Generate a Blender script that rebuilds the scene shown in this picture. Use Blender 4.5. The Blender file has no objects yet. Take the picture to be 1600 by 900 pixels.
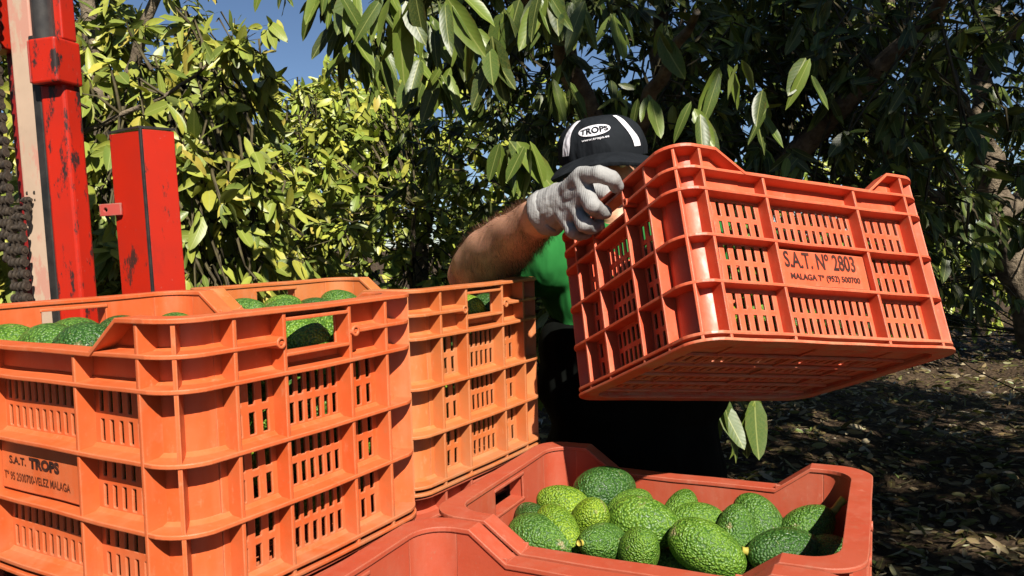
import bpy, bmesh, math, random
import numpy as np
from mathutils import Vector, Matrix, Quaternion, Euler

S = bpy.context.scene
COL = S.collection
rng = np.random.default_rng(7)
random.seed(7)
ZC = 1.45                                   # camera height above the ground
PITCH, ROLL, FPX = -0.0572, 0.0292, 1233.8

# ------------------------------------------------------------------ camera, world, sun, exposure
RC = Matrix.Rotation(PITCH, 3, 'X') @ Matrix.Rotation(ROLL, 3, 'Y')
cam = bpy.data.cameras.new('camera'); cam.sensor_width = 36; cam.lens = FPX / 1600 * 36
cam.clip_start = 0.05; cam.clip_end = 500
camo = bpy.data.objects.new('camera', cam); COL.objects.link(camo)
camo.matrix_world = Matrix.Translation((0, 0, ZC)) @ (RC @ Matrix(((1, 0, 0), (0, 0, -1), (0, 1, 0)))).to_4x4()
S.camera = camo

SUN_AZ, SUN_EL = math.radians(21.5), math.radians(42)      # right of straight behind the camera
TO_SUN = Vector((math.sin(SUN_AZ) * math.cos(SUN_EL), -math.cos(SUN_AZ) * math.cos(SUN_EL), math.sin(SUN_EL)))
w = bpy.data.worlds.new('World'); S.world = w; w.use_nodes = True
nt = w.node_tree; bg = nt.nodes['Background']
sky = nt.nodes.new('ShaderNodeTexSky'); sky.sky_type = 'NISHITA'; sky.sun_disc = False
sky.sun_elevation = SUN_EL; sky.sun_rotation = math.pi - SUN_AZ
sky.air_density = 0.7; sky.dust_density = 0.1; sky.ozone_density = 3.0
nt.links.new(sky.outputs[0], bg.inputs[0]); bg.inputs[1].default_value = 0.052
sl = bpy.data.lights.new('sun', 'SUN'); sl.energy = 5.0; sl.angle = math.radians(0.53); sl.color = (1, 0.94, 0.84)
so = bpy.data.objects.new('sun', sl); COL.objects.link(so); so.location = (3, -8, 8)
so.rotation_euler = TO_SUN.to_track_quat('Z', 'Y').to_euler()
S.view_settings.view_transform = 'Standard'; S.view_settings.look = 'None'
S.view_settings.gamma = 1; S.view_settings.use_curve_mapping = False
S.view_settings.exposure = 0.87
S.render.engine = 'CYCLES'
S.cycles.max_bounces = 6; S.cycles.diffuse_bounces = 1; S.cycles.glossy_bounces = 2; S.cycles.transmission_bounces = 3
S.cycles.use_denoising = True

# ------------------------------------------------------------------ helpers
def at(px, py, Y):
    """World point seen at photo pixel px, py (1600x900) at forward distance Y."""
    d = RC @ Vector(((px - 800) / FPX, 1, -(py - 450) / FPX))
    d = d * (Y / d.y)
    return Vector((d.x, d.y, d.z + ZC))
def atz(px, py, z):
    d = RC @ Vector(((px - 800) / FPX, 1, -(py - 450) / FPX))
    d = d * ((z - ZC) / d.z)
    return Vector((d.x, d.y, z))
def to_px(P):
    """(n,3) world points -> pixel x, y and depth."""
    M = np.array(RC).T
    v = (np.asarray(P) - np.array([0, 0, ZC])) @ M.T
    y = np.where(v[:, 1] > 1e-3, v[:, 1], 1e-3)
    return 800 + FPX * v[:, 0] / y, 450 - FPX * v[:, 2] / y, v[:, 1]

class MB:
    def __init__(s): s.v = []; s.f = []
    def add(s, vs, fs):
        o = len(s.v); s.v += [tuple(v) for v in vs]; s.f += [tuple(i + o for i in f) for f in fs]
        return s
    def box(s, lo, hi):
        x0, y0, z0 = lo; x1, y1, z1 = hi
        return s.add([(x0,y0,z0),(x1,y0,z0),(x1,y1,z0),(x0,y1,z0),(x0,y0,z1),(x1,y0,z1),(x1,y1,z1),(x0,y1,z1)],
              [(3,2,1,0),(4,5,6,7),(0,1,5,4),(1,2,6,5),(2,3,7,6),(3,0,4,7)])
    def tube(s, pts, rad, n=8, cap=True):
        pts = [Vector(p) for p in pts]
        if not hasattr(rad, '__len__'): rad = [rad] * len(pts)
        vs = []; fs = []; up = Vector((0.13, 0.31, 0.94)).normalized()
        for i, p in enumerate(pts):
            d = (pts[min(i + 1, len(pts) - 1)] - pts[max(i - 1, 0)])
            d = d.normalized() if d.length > 1e-9 else Vector((0, 0, 1))
            a = d.cross(up)
            if a.length < 1e-3: a = d.cross(Vector((1, 0, 0)))
            a.normalize(); b = d.cross(a)
            for k in range(n):
                t = 2 * math.pi * k / n
                vs.append(p + (a * math.cos(t) + b * math.sin(t)) * rad[i])
        for i in range(len(pts) - 1):
            for k in range(n):
                fs.append((i*n+k, i*n+(k+1)%n, (i+1)*n+(k+1)%n, (i+1)*n+k))
        if cap: fs += [tuple(range(n)), tuple(range((len(pts)-1)*n + n - 1, (len(pts)-1)*n - 1, -1))]
        return s.add(vs, fs)
    def ball(s, c, r, nu=14, nv=9, rot=None):
        c = Vector(c); r = Vector(r) if hasattr(r, '__len__') else Vector((r, r, r))
        vs = []; fs = []
        for j in range(nv + 1):
            ph = math.pi * j / nv
            for i in range(nu):
                th = 2 * math.pi * i / nu
                p = Vector((math.sin(ph)*math.cos(th)*r.x, math.sin(ph)*math.sin(th)*r.y, math.cos(ph)*r.z))
                if rot is not None: p = rot @ p
                vs.append(c + p)
        for j in range(nv):
            for i in range(nu):
                fs.append((j*nu+i, (j+1)*nu+i, (j+1)*nu+(i+1)%nu, j*nu+(i+1)%nu))
        return s.add(vs, fs)
    def limb(s, chain, n=14):
        """rounded tapered chain of (point, radius)."""
        for p, r in chain: s.ball(p, r, 14, 10)
        for (p, r), (q, t) in zip(chain, chain[1:]): s.tube([p, q], [r, t], n)
        return s
    def mesh(s, name, smooth=False):
        m = bpy.data.meshes.new(name); m.from_pydata(s.v, [], s.f); m.update()
        if smooth: m.polygons.foreach_set('use_smooth', [True] * len(m.polygons))
        return m

def link(name, mesh, mat=None, parent=None, smooth=None):
    o = bpy.data.objects.new(name, mesh); COL.objects.link(o)
    if mat is not None:
        if len(mesh.materials) == 0: mesh.materials.append(mat)
        elif mesh.materials[0] is not mat:
            o.material_slots[0].link = 'OBJECT'; o.material_slots[0].material = mat
    if parent is not None: o.parent = parent
    if smooth: mesh.polygons.foreach_set('use_smooth', [True] * len(mesh.polygons))
    return o
def tag(o, label, cat, group=None):
    o['label'] = label; o['category'] = cat
    if group: o['group'] = group
    return o
def thing(name, label, cat, mat=None, group=None):
    o = bpy.data.objects.new(name, None); COL.objects.link(o); o.empty_display_size = 0.1
    if mat is not None: o.matrix_world = mat
    return tag(o, label, cat, group)
def fast_mesh(name, V, faces_by_size, attrs=None, smooth=True):
    """V (n,3); faces_by_size: list of (m,k) int arrays."""
    m = bpy.data.meshes.new(name)
    V = np.asarray(V, dtype=np.float32)
    m.vertices.add(len(V)); m.vertices.foreach_set('co', V.ravel())
    idx = np.concatenate([f.ravel() for f in faces_by_size]).astype(np.int32)
    sizes = np.concatenate([np.full(len(f), f.shape[1]) for f in faces_by_size]).astype(np.int32)
    starts = np.concatenate([[0], np.cumsum(sizes)[:-1]]).astype(np.int32)
    m.loops.add(len(idx)); m.loops.foreach_set('vertex_index', idx)
    m.polygons.add(len(sizes)); m.polygons.foreach_set('loop_start', starts)
    m.polygons.foreach_set('use_smooth', np.full(len(sizes), smooth))
    for an, arr in (attrs or {}).items():
        a = m.attributes.new(an, 'FLOAT_COLOR', 'POINT')
        a.data.foreach_set('color', np.asarray(arr, dtype=np.float32).ravel())
    m.update(calc_edges=True); m.validate()
    return m

# ------------------------------------------------------------------ materials
class NT:
    """tiny node-tree writer"""
    def __init__(s, name):
        s.m = bpy.data.materials.new(name); s.m.use_nodes = True; s.t = s.m.node_tree
        s.b = s.t.nodes['Principled BSDF']; s.out = s.t.nodes['Material Output']
    def n(s, typ, **kw):
        nd = s.t.nodes.new(typ)
        for k, v in kw.items(): setattr(nd, k, v)
        return nd
    def l(s, a, b): s.t.links.new(a, b)
    def coord(s, scale=1.0, rnd=True):
        tc = s.n('ShaderNodeTexCoord'); v = tc.outputs['Object']
        if rnd:
            oi = s.n('ShaderNodeObjectInfo'); mm = s.n('ShaderNodeVectorMath', operation='MULTIPLY_ADD')
            cmb = s.n('ShaderNodeCombineXYZ')
            for i in range(3): s.l(oi.outputs['Random'], cmb.inputs[i])
            mm.inputs[1].default_value = (7, 3, 5); s.l(cmb.outputs[0], mm.inputs[0]); s.l(v, mm.inputs[2]); v = mm.outputs[0]
        return v
    def noise(s, v, scale, detail=3, rough=0.55, stretch=None):
        if stretch:
            mp = s.n('ShaderNodeVectorMath', operation='MULTIPLY'); mp.inputs[1].default_value = stretch; s.l(v, mp.inputs[0]); v = mp.outputs[0]
        t = s.n('ShaderNodeTexNoise'); t.inputs['Scale'].default_value = scale; t.inputs['Detail'].default_value = detail
        t.inputs['Roughness'].default_value = rough; s.l(v, t.inputs['Vector']); return t.outputs['Fac']
    def ramp(s, f, stops):
        r = s.n('ShaderNodeValToRGB'); e = r.color_ramp.elements
        while len(e) < len(stops): e.new(0.5)
        for el, (p, c) in zip(e, stops):
            el.position = p; el.color = (c, c, c, 1) if not hasattr(c, '__len__') else (*c, 1)
        s.l(f, r.inputs[0]); return r.outputs[0]
    def mix(s, f, a, b, mode='MIX'):
        x = s.n('ShaderNodeMix', data_type='RGBA', blend_type=mode)
        for sock, val in ((x.inputs[0], f), (x.inputs[6], a), (x.inputs[7], b)):
            if hasattr(val, 'is_output'): s.l(val, sock)
            elif hasattr(val, '__len__'): sock.default_value = (*val, 1)
            else: sock.default_value = val
        return x.outputs[2]
    def math(s, op, a, b=None):
        x = s.n('ShaderNodeMath', operation=op)
        for sock, val in zip(x.inputs, (a, b)):
            if val is None: continue
            if hasattr(val, 'is_output'): s.l(val, sock)
            else: sock.default_value = val
        return x.outputs[0]
    def bump(s, h, strength, dist, normal=None):
        b = s.n('ShaderNodeBump'); b.inputs['Strength'].default_value = strength; b.inputs['Distance'].default_value = dist
        s.l(h, b.inputs['Height'])
        if normal is not None: s.l(normal, b.inputs['Normal'])
        return b.outputs[0]
    def bevel(s, r):
        b = s.n('ShaderNodeBevel', samples=4); b.inputs['Radius'].default_value = r; return b.outputs[0]
    def set(s, col=None, rough=None, spec=None, normal=None, **kw):
        for k, val in (('Base Color', col), ('Roughness', rough), ('Specular IOR Level', spec), ('Normal', normal)):
            if val is None: continue
            if hasattr(val, 'is_output'): s.l(val, s.b.inputs[k])
            elif hasattr(val, '__len__'): s.b.inputs[k].default_value = (*val, 1)
            else: s.b.inputs[k].default_value = val
        return s.m

def plastic(name, base, faded, dust, wear=0.5, rough=0.42):
    N = NT(name); v = N.coord()
    big = N.ramp(N.noise(v, 7, 4), [(0.3, 0.0), (0.75, 1.0)])
    c = N.mix(N.math('MULTIPLY', big, min(1, wear*1.15)), base, faded)
    streak = N.ramp(N.noise(v, 30, 4, 0.6, (1, 1, 0.18)), [(0.5, 0.0), (0.72, 1.0)])
    c = N.mix(N.math('MULTIPLY', streak, 0.5 * wear + 0.1), c, tuple(min(1, x*.85 + .07*k) for x, k in zip(faded, (1, .8, .6))))
    sp = N.ramp(N.noise(v, 160, 3, 0.7), [(0.62, 0.0), (0.75, 1.0)])
    c = N.mix(N.math('MULTIPLY', sp, 0.35), c, dust)
    # grime gathered on the lowest few centimetres of the crate
    tc = N.n('ShaderNodeTexCoord'); sx = N.n('ShaderNodeSeparateXYZ'); N.l(tc.outputs['Object'], sx.inputs[0])
    low = N.ramp(sx.outputs[2], [(0.0, 1.0), (0.05, 0.0)])
    low = N.math('MULTIPLY', low, N.ramp(N.noise(v, 22, 4, 0.65), [(0.4, 0.0), (0.62, 1.0)]))
    c = N.mix(N.math('MULTIPLY', low, 0.55), c, dust)
    bv = N.n('ShaderNodeBevel', samples=4); bv.inputs['Radius'].default_value = 0.0035
    ge = N.n('ShaderNodeNewGeometry'); dt = N.n('ShaderNodeVectorMath', operation='DOT_PRODUCT')
    N.l(bv.outputs[0], dt.inputs[0]); N.l(ge.outputs['Normal'], dt.inputs[1])
    edge = N.ramp(dt.outputs['Value'], [(0.80, 1.0), (0.985, 0.0)])
    edge = N.math('MULTIPLY', edge, N.ramp(N.noise(v, 34, 4, 0.7), [(0.30, 0.25), (0.62, 1.0)]))
    c = N.mix(N.math('MULTIPLY', edge, 0.7), c, tuple(min(1, x*0.72 + 0.24*k) for x, k in zip(faded, (1, .62, .42))))
    scf = N.ramp(N.noise(v, 62, 5, 0.75, (1, 1, 0.45)), [(0.60, 0.0), (0.70, 1.0)])
    c = N.mix(N.math('MULTIPLY', scf, 0.5*wear + 0.12), c, tuple(min(1, x*0.8 + 0.14*k) for x, k in zip(faded, (1, .75, .55))))
    mud = N.ramp(N.noise(v, 13, 6, 0.7), [(0.62, 0.0), (0.74, 1.0)]); c = N.mix(N.math('MULTIPLY', mud, 0.42), c, dust)
    r = N.ramp(N.noise(v, 40, 4), [(0.3, rough - 0.07), (0.7, rough + 0.16)])
    nr = N.bump(N.noise(v, 45, 3), 0.12, 0.004, N.bevel(0.0022))
    scr = N.noise(v, 260, 2, 0.7, (0.25, 0.25, 1))
    nr = N.bump(scr, 0.06, 0.0008, nr)
    N.b.inputs['Subsurface Weight'].default_value = 0.0
    return N.set(c, r, 0.5, nr)
P_A = plastic('plastic_orange', (0.54, 0.083, 0.017), (0.62, 0.170, 0.058), (0.32, 0.19, 0.10), 0.5)
P_B = plastic('plastic_faded_orange', (0.50, 0.115, 0.024), (0.51, 0.175, 0.055), (0.33, 0.20, 0.11), 0.85, 0.5)
P_C = plastic('plastic_brick_red', (0.39, 0.058, 0.025), (0.40, 0.088, 0.043), (0.29, 0.155, 0.09), 0.7, 0.5)
P_D = plastic('plastic_red_orange', (0.57, 0.064, 0.021), (0.62, 0.135, 0.055), (0.42, 0.25, 0.14), 0.55, 0.43)

def simple(name, c, c2=None, rough=0.6, scale=20, spec=0.4, bump=0.0, bdist=0.003, bscale=None, rnd=True):
    N = NT(name); v = N.coord(rnd=rnd)
    col = N.mix(N.ramp(N.noise(v, scale, 4), [(0.35, 0.0), (0.68, 1.0)]), c, c2 or tuple(x * 0.7 for x in c))
    nr = N.bump(N.noise(v, bscale or scale * 3, 4, 0.65), bump, bdist) if bump else None
    return N.set(col, rough, spec, nr)

# red machine paint, chipped down to dark steel
def paint(name, base, chip, amount=0.58, sc=16):
    N = NT(name); v = N.coord()
    ch = N.ramp(N.noise(v, sc, 7, 0.7, (1.6, 1.6, 0.6)), [(amount, 0.0), (amount + 0.05, 1.0)])
    fade = N.ramp(N.noise(v, 9, 4), [(0.3, 0.0), (0.8, 1.0)])
    c = N.mix(fade, base, tuple(min(1, x * 0.8 + 0.004) for x in base)); c = N.mix(ch, c, chip)
    bv = N.n('ShaderNodeBevel', samples=4); bv.inputs['Radius'].default_value = 0.007
    ge = N.n('ShaderNodeNewGeometry'); dt = N.n('ShaderNodeVectorMath', operation='DOT_PRODUCT'); N.l(bv.outputs[0], dt.inputs[0]); N.l(ge.outputs['Normal'], dt.inputs[1])
    ed = N.math('MULTIPLY', N.ramp(dt.outputs['Value'], [(0.75, 1.0), (0.99, 0.0)]), N.ramp(N.noise(v, 38, 6, 0.75), [(0.46, 0.0), (0.54, 1.0)])); c = N.mix(ed, c, chip)
    rust = N.ramp(N.noise(v, 7, 7, 0.75, (1.5, 1.5, .7)), [(0.58, 0.0), (0.70, 1.0)]); c = N.mix(N.math('MULTIPLY', rust, 0.4), c, tuple(x*.45 + .01 for x in base))
    fleck = N.ramp(N.noise(v, 120, 2), [(0.70, 0.0), (0.76, 1.0)]); c = N.mix(N.math('MULTIPLY', fleck, 0.22), c, (0.5, 0.2, 0.17))
    return N.set(c, 0.42, 0.45, N.bump(ch, -0.4, 0.002, N.bevel(0.003)))
RED = paint('red_machine_paint', (0.46, 0.016, 0.004), (0.03, 0.018, 0.016), 0.545)
REDC = paint('clean_red_paint', (0.44, 0.016, 0.004), (0.05, 0.02, 0.015), 0.585, 12)
PINK = paint('sun_bleached_red_paint', (0.45, 0.075, 0.06), (0.30, 0.2, 0.15), 0.60)
BEIGE = paint('bare_pinkish_beam', (0.50, 0.36, 0.26), (0.47, 0.24, 0.18), 0.52, 8)
DKRED = paint('dark_red_paint', (0.22, 0.010, 0.008), (0.03, 0.015, 0.012), 0.55)
STEEL = simple('greasy_steel', (0.030, 0.027, 0.024), (0.012, 0.011, 0.011), 0.42, 25, 0.6, 0.3, 0.002)
CHAIN = simple('dusty_chain_steel', (0.062, 0.046, 0.032), (0.018, 0.014, 0.012), 0.55, 70, 0.5, 0.4, 0.002, 200)
INK = simple('black_ink', (0.018, 0.010, 0.009), (0.075, 0.022, 0.012), 0.65, 110, 0.2)
INK2 = simple('dark_brown_ink', (0.035, 0.014, 0.009), (0.22, 0.05, 0.018), 0.65, 140, 0.2)

# leaves: per-vertex tint (leafcol) and leaf coordinates (leafuv = along, across, random)
def leaf_mat(name):
    N = NT(name)
    a = N.n('ShaderNodeAttribute', attribute_name='leafcol'); u = N.n('ShaderNodeAttribute', attribute_name='leafuv')
    sx = N.n('ShaderNodeSeparateColor'); N.l(u.outputs['Color'], sx.inputs[0])
    t, s_, rr = sx.outputs[0], sx.outputs[1], sx.outputs[2]
    ab = N.math('ABSOLUTE', N.math('SUBTRACT', s_, 0.5))                  # 0 midrib .. 0.5 edge
    mid = N.ramp(ab, [(0.0, 1.0), (0.045, 0.0)])
    vein = N.math('SINE', N.math('MULTIPLY', N.math('SUBTRACT', t, N.math('MULTIPLY', ab, 0.45)), 62.0))
    vr = N.ramp(vein, [(0.80, 0.0), (1.0, 1.0)])
    c = N.mix(N.math('MULTIPLY', vr, 0.08), a.outputs['Color'], (0.30, 0.36, 0.09))
    c = N.mix(N.math('MULTIPLY', mid, 0.65), c, (0.36, 0.38, 0.12))
    tcb = N.n('ShaderNodeTexCoord'); bn = N.noise(tcb.outputs['Object'], 6.0, 4, 0.7)
    rim = N.math('ADD', N.ramp(ab, [(0.34, 0.0), (0.5, 0.5)]), N.ramp(t, [(0.80, 0.0), (1.0, 0.6)]))
    br_ = N.math('MULTIPLY', rim, N.ramp(bn, [(0.50, 0.0), (0.62, 1.0)])); c = N.mix(br_, c, (0.16, 0.085, 0.03))
    g = N.n('ShaderNodeNewGeometry')
    c = N.mix(N.math('MULTIPLY', g.outputs['Backfacing'], 0.55), c, (0.17, 0.20, 0.07))
    tc = N.n('ShaderNodeTexCoord'); bl = N.ramp(N.noise(tc.outputs['Object'], 45, 3), [(0.35, 0.0), (0.75, 1.0)])
    c = N.mix(N.math('MULTIPLY', bl, 0.35), c, (0.20, 0.19, 0.035), 'MIX')
    h = N.math('ADD', N.math('MULTIPLY', vein, 0.25), N.math('MULTIPLY', mid, -1.0))
    N.set(c, 0.40, 0.36, N.bump(h, 0.12, 0.0015))
    tr = N.n('ShaderNodeBsdfTranslucent'); N.l(N.mix(1.0, c, (1.0, 1.1, 0.35), 'MULTIPLY'), tr.inputs[0])
    ms = N.n('ShaderNodeMixShader'); ms.inputs[0].default_value = 0.15
    N.l(N.b.outputs[0], ms.inputs[1]); N.l(tr.outputs[0], ms.inputs[2]); N.l(ms.outputs[0], N.out.inputs[0])
    return N.m
LEAF = leaf_mat('avocado_leaf')
DRY = leaf_mat('dry_leaf')
BARK = simple('grey_brown_bark', (0.24, 0.19, 0.13), (0.08, 0.06, 0.042), 0.85, 14, 0.2, 0.9, 0.02, 40, rnd=False)
TWIG = simple('green_brown_twig', (0.09, 0.075, 0.03), (0.04, 0.03, 0.02), 0.7, 30, 0.3, rnd=False)

def soil_mat():
    N = NT('leaf_strewn_soil'); tc = N.n('ShaderNodeTexCoord'); v = tc.outputs['Object']
    a = N.ramp(N.noise(v, 3.0, 6, 0.65), [(0.3, 0.0), (0.72, 1.0)])
    c = N.mix(a, (0.033, 0.022, 0.014), (0.085, 0.057, 0.035))
    vo = N.n('ShaderNodeTexVoronoi'); vo.inputs['Scale'].default_value = 26; N.l(v, vo.inputs['Vector'])
    sp = N.ramp(vo.outputs['Color'], [(0.35, 0.0), (0.9, 1.0)])
    c = N.mix(N.math('MULTIPLY', sp, 0.6), c, (0.14, 0.095, 0.056))
    nr = N.bump(vo.outputs['Distance'], 0.6, 0.03, N.bump(N.noise(v, 40, 5, 0.7), 0.8, 0.03))
    return N.set(c, 0.95, 0.1, nr)
SOIL = soil_mat()

def avo_mat():
    N = NT('avocado_skin'); v = N.coord()
    oi = N.n('ShaderNodeObjectInfo')
    vo = N.n('ShaderNodeTexVoronoi'); vo.inputs['Scale'].default_value = 285; vo.feature = 'SMOOTH_F1'; vo.inputs['Smoothness'].default_value = 0.45
    wv = N.n('ShaderNodeVectorMath', operation='ADD'); wn = N.n('ShaderNodeTexNoise'); wn.inputs['Scale'].default_value = 60; N.l(v, wn.inputs['Vector'])
    sc = N.n('ShaderNodeVectorMath', operation='SCALE'); sc.inputs['Scale'].default_value = 0.006; N.l(wn.outputs['Color'], sc.inputs[0])
    N.l(v, wv.inputs[0]); N.l(sc.outputs[0], wv.inputs[1]); N.l(wv.outputs[0], vo.inputs['Vector'])
    hgt = N.math('SUBTRACT', 1.0, vo.outputs['Distance'])
    bump_f = N.ramp(vo.outputs['Distance'], [(0.15, 1.0), (0.75, 0.0)])
    big = N.ramp(N.noise(v, 16, 3), [(0.32, 0.0), (0.7, 1.0)])
    top = N.mix(big, (0.095, 0.21, 0.022), (0.165, 0.30, 0.035))
    low = N.mix(big, (0.022, 0.072, 0.008), (0.042, 0.110, 0.013))
    c = N.mix(bump_f, low, top)
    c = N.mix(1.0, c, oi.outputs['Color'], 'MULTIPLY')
    spk = N.ramp(N.noise(v, 330, 2), [(0.66, 0.0), (0.74, 1.0)]); c = N.mix(N.math('MULTIPLY', spk, 0.5), c, (0.36, 0.38, 0.12))
    scar = N.ramp(N.noise(v, 24, 5, 0.7), [(0.63, 0.0), (0.70, 1.0)]); c = N.mix(N.math('MULTIPLY', scar, 0.8), c, (0.30, 0.24, 0.12))
    nr = N.bump(bump_f, 0.95, 0.0018, N.bump(N.noise(v, 55, 3), 0.5, 0.004))
    return N.set(c, N.ramp(N.noise(v, 30, 3), [(0.3, 0.36), (0.7, 0.56)]), 0.45, nr)
AVO = avo_mat()
STEM = simple('yellow_stem', (0.50, 0.40, 0.07), (0.30, 0.28, 0.05), 0.6, 90, 0.3, 0.3, 0.001)

def skin_mat():
    N = NT('tanned_skin'); v = N.coord(rnd=False)
    c = N.mix(N.ramp(N.noise(v, 22, 4), [(0.3, 0.0), (0.7, 1.0)]), (0.62, 0.32, 0.20), (0.50, 0.24, 0.145))
    fine = N.ramp(N.noise(v, 240, 3, 0.7), [(0.45, 0.0), (0.75, 1.0)]); c = N.mix(N.math('MULTIPLY', fine, 0.35), c, (0.30, 0.13, 0.075))
    N.b.inputs['Subsurface Weight'].default_value = 0.08; N.b.inputs['Subsurface Radius'].default_value = (0.01, 0.004, 0.002)
    return N.set(c, 0.48, 0.4, N.bump(N.noise(v, 190, 4, 0.7), 0.35, 0.0015))
SKIN = skin_mat()
HAIR = simple('dark_body_hair', (0.075, 0.036, 0.02), (0.16, 0.085, 0.048), 0.5, 60)
def cloth(name, c, c2, weave=900, wr=0.5, fold=14, rough=0.85):
    N = NT(name); v = N.coord(rnd=False)
    col = N.mix(N.ramp(N.noise(v, 12, 5), [(0.3, 0.0), (0.75, 1.0)]), c, c2)
    wn = N.noise(v, weave, 2, 0.5)
    col = N.mix(N.math('MULTIPLY', wn, 0.25), col, tuple(x * 0.6 for x in c))
    nr = N.bump(wn, 0.3, 0.0006, N.bump(N.noise(v, fold, 2, 0.5, (1, 1, 0.35)), wr, 0.03))
    N.b.inputs['Sheen Weight'].default_value = 0.0
    return N.set(col, rough, 0.08, nr)
SHIRT = cloth('green_jersey', (0.024, 0.17, 0.038), (0.017, 0.13, 0.028), 700, 0.55, 20)
TROUS_SHADE = cloth('shade_black_trousers', (0.004, 0.005, 0.004), (0.003, 0.0035, 0.003), 700)  # trouser cloth, near-black so that it also paints the shade on the torso
CAPM = cloth('black_cap_cotton', (0.009, 0.0105, 0.013), (0.018, 0.021, 0.025), 1500, 0.35, 40)
WHITE = cloth('white_ribbon', (0.78, 0.76, 0.78), (0.66, 0.64, 0.70), 1500, 0.3, 60)
def glove_mat():
    N = NT('grey_work_glove'); v = N.coord(rnd=False)
    c = N.mix(N.ramp(N.noise(v, 26, 4), [(0.35, 0.0), (0.7, 1.0)]), (0.33, 0.325, 0.315), (0.25, 0.245, 0.24))
    d = N.ramp(N.noise(v, 70, 5, 0.7), [(0.56, 0.0), (0.70, 1.0)]); c = N.mix(N.math('MULTIPLY', d, 0.55), c, (0.17, 0.15, 0.13))
    wv_ = N.n('ShaderNodeTexWave'); wv_.inputs['Scale'].default_value = 130; wv_.inputs['Distortion'].default_value = 1.5; N.l(v, wv_.inputs['Vector']); wn = N.math('ADD', wv_.outputs['Fac'], N.noise(v, 600, 2))
    return N.set(c, 0.9, 0.15, N.bump(wn, 0.35, 0.0008, N.bump(N.noise(v, 60, 3), 0.4, 0.005)))
GLOVE = glove_mat()
EYE = simple('eye_white', (0.7, 0.66, 0.6), None, 0.2)
WOOD = simple('weathered_deck_wood', (0.22, 0.15, 0.09), (0.10, 0.07, 0.045), 0.85, 8, 0.2, 0.5, 0.005)
RUBBER = simple('black_rubber', (0.02, 0.02, 0.02), None, 0.8)

# ------------------------------------------------------------------ ground
def ground():
    xs = np.concatenate([np.linspace(-90, -9, 12), np.linspace(-8, 9, 120), np.linspace(10, 90, 12)])
    ys = np.concatenate([np.linspace(-60, -1, 10), np.linspace(0, 14, 110), np.linspace(15, 150, 16)])
    X, Y = np.meshgrid(xs, ys)
    Z = 0.035*np.sin(X*1.3+Y*.7)+0.03*np.sin(X*2.7-Y*1.9+1)+0.016*np.sin(X*5.1+Y*4.3)+0.012*np.sin(X*8.3-Y*7.7)
    Z = Z - 0.07
    Z += np.clip((Y - 9) * 0.02, 0, 1.2)                     # the grove floor rises gently behind
    V = np.stack([X.ravel(), Y.ravel(), Z.ravel()], 1)
    nx, ny = len(xs), len(ys); i = np.arange(nx*ny).reshape(ny, nx)
    F = np.stack([i[:-1,:-1].ravel(), i[:-1,1:].ravel(), i[1:,1:].ravel(), i[1:,:-1].ravel()], 1)
    o = link('ground', fast_mesh('ground', V, [F]), SOIL); o['kind'] = 'structure'
ground()
def gz(x, y):
    return 0.035*np.sin(x*1.3+y*.7)+0.03*np.sin(x*2.7-y*1.9+1)+0.016*np.sin(x*5.1+y*4.3)+0.012*np.sin(x*8.3-y*7.7)-0.07+np.clip((y-9)*0.02,0,1.2)

# ------------------------------------------------------------------ leaves
LT = np.array([0, .10, .28, .5, .72, .89, 1.0])
def leaf_shape(seed):
    r = np.random.default_rng(seed)
    wmax = r.uniform(.145, .205) if seed < 107 else r.uniform(.105, .135); fold = r.uniform(.10, .42); droop = r.uniform(-.05, .30); wavy = r.uniform(.0, .035); ph = r.uniform(0, 6); side = r.uniform(-.07, .07)
    V = []; U = []
    for k, t in enumerate(LT):
        wd = wmax * (math.sin(math.pi * min(1, t * 0.93 + 0.03) ** 0.85)) ** 0.85 if 0 < k < len(LT)-1 else 0
        zc = -droop * t * t; xc = side * t * t
        cols = (0,) if wd == 0 else (-1, 0, 1)
        for s in cols:
            V.append((xc + s*wd*math.cos(fold), t, zc + abs(s)*wd*math.sin(fold) + (wavy*math.sin(t*11+ph+s) if s else 0)))
            U.append((t, 0.5 + 0.5*s*wd/wmax, r.random(), 1))
    F3 = []; F4 = []
    n = len(LT) - 2
    F3 += [(0, 2, 1), (0, 3, 2)]
    for k in range(n - 1):
        a = 1 + k*3; b = a + 3
        F4 += [(a, a+1, b+1, b), (a+1, a+2, b+2, b+1)]
    a = 1 + (n-1)*3; tip = a + 3
    F3 += [(a, a+1, tip), (a+1, a+2, tip)]
    return np.array(V), np.array(U), np.array(F3), np.array(F4)
SHAPES = [leaf_shape(100 + i) for i in range(10)]
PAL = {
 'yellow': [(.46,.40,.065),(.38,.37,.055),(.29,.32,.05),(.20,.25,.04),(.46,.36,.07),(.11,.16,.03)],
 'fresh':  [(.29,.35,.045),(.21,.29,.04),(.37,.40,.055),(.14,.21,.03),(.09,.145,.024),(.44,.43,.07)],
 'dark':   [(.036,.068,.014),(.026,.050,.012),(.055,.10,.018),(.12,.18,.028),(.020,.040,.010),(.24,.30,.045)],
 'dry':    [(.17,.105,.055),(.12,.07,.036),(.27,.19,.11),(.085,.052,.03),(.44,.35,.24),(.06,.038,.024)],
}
def frames(D, up, jitter, r):
    """leaf directions D -> (n,3,3) frames with columns width, length, normal."""
    D = D / np.linalg.norm(D, axis=1, keepdims=True)
    nrm = up + r.normal(0, jitter, D.shape)
    nrm -= (nrm*D).sum(1, keepdims=True)*D
    nrm /= np.linalg.norm(nrm, axis=1, keepdims=True) + 1e-9
    X = np.cross(D, nrm)
    return np.stack([X, D, nrm], 2)
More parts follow.
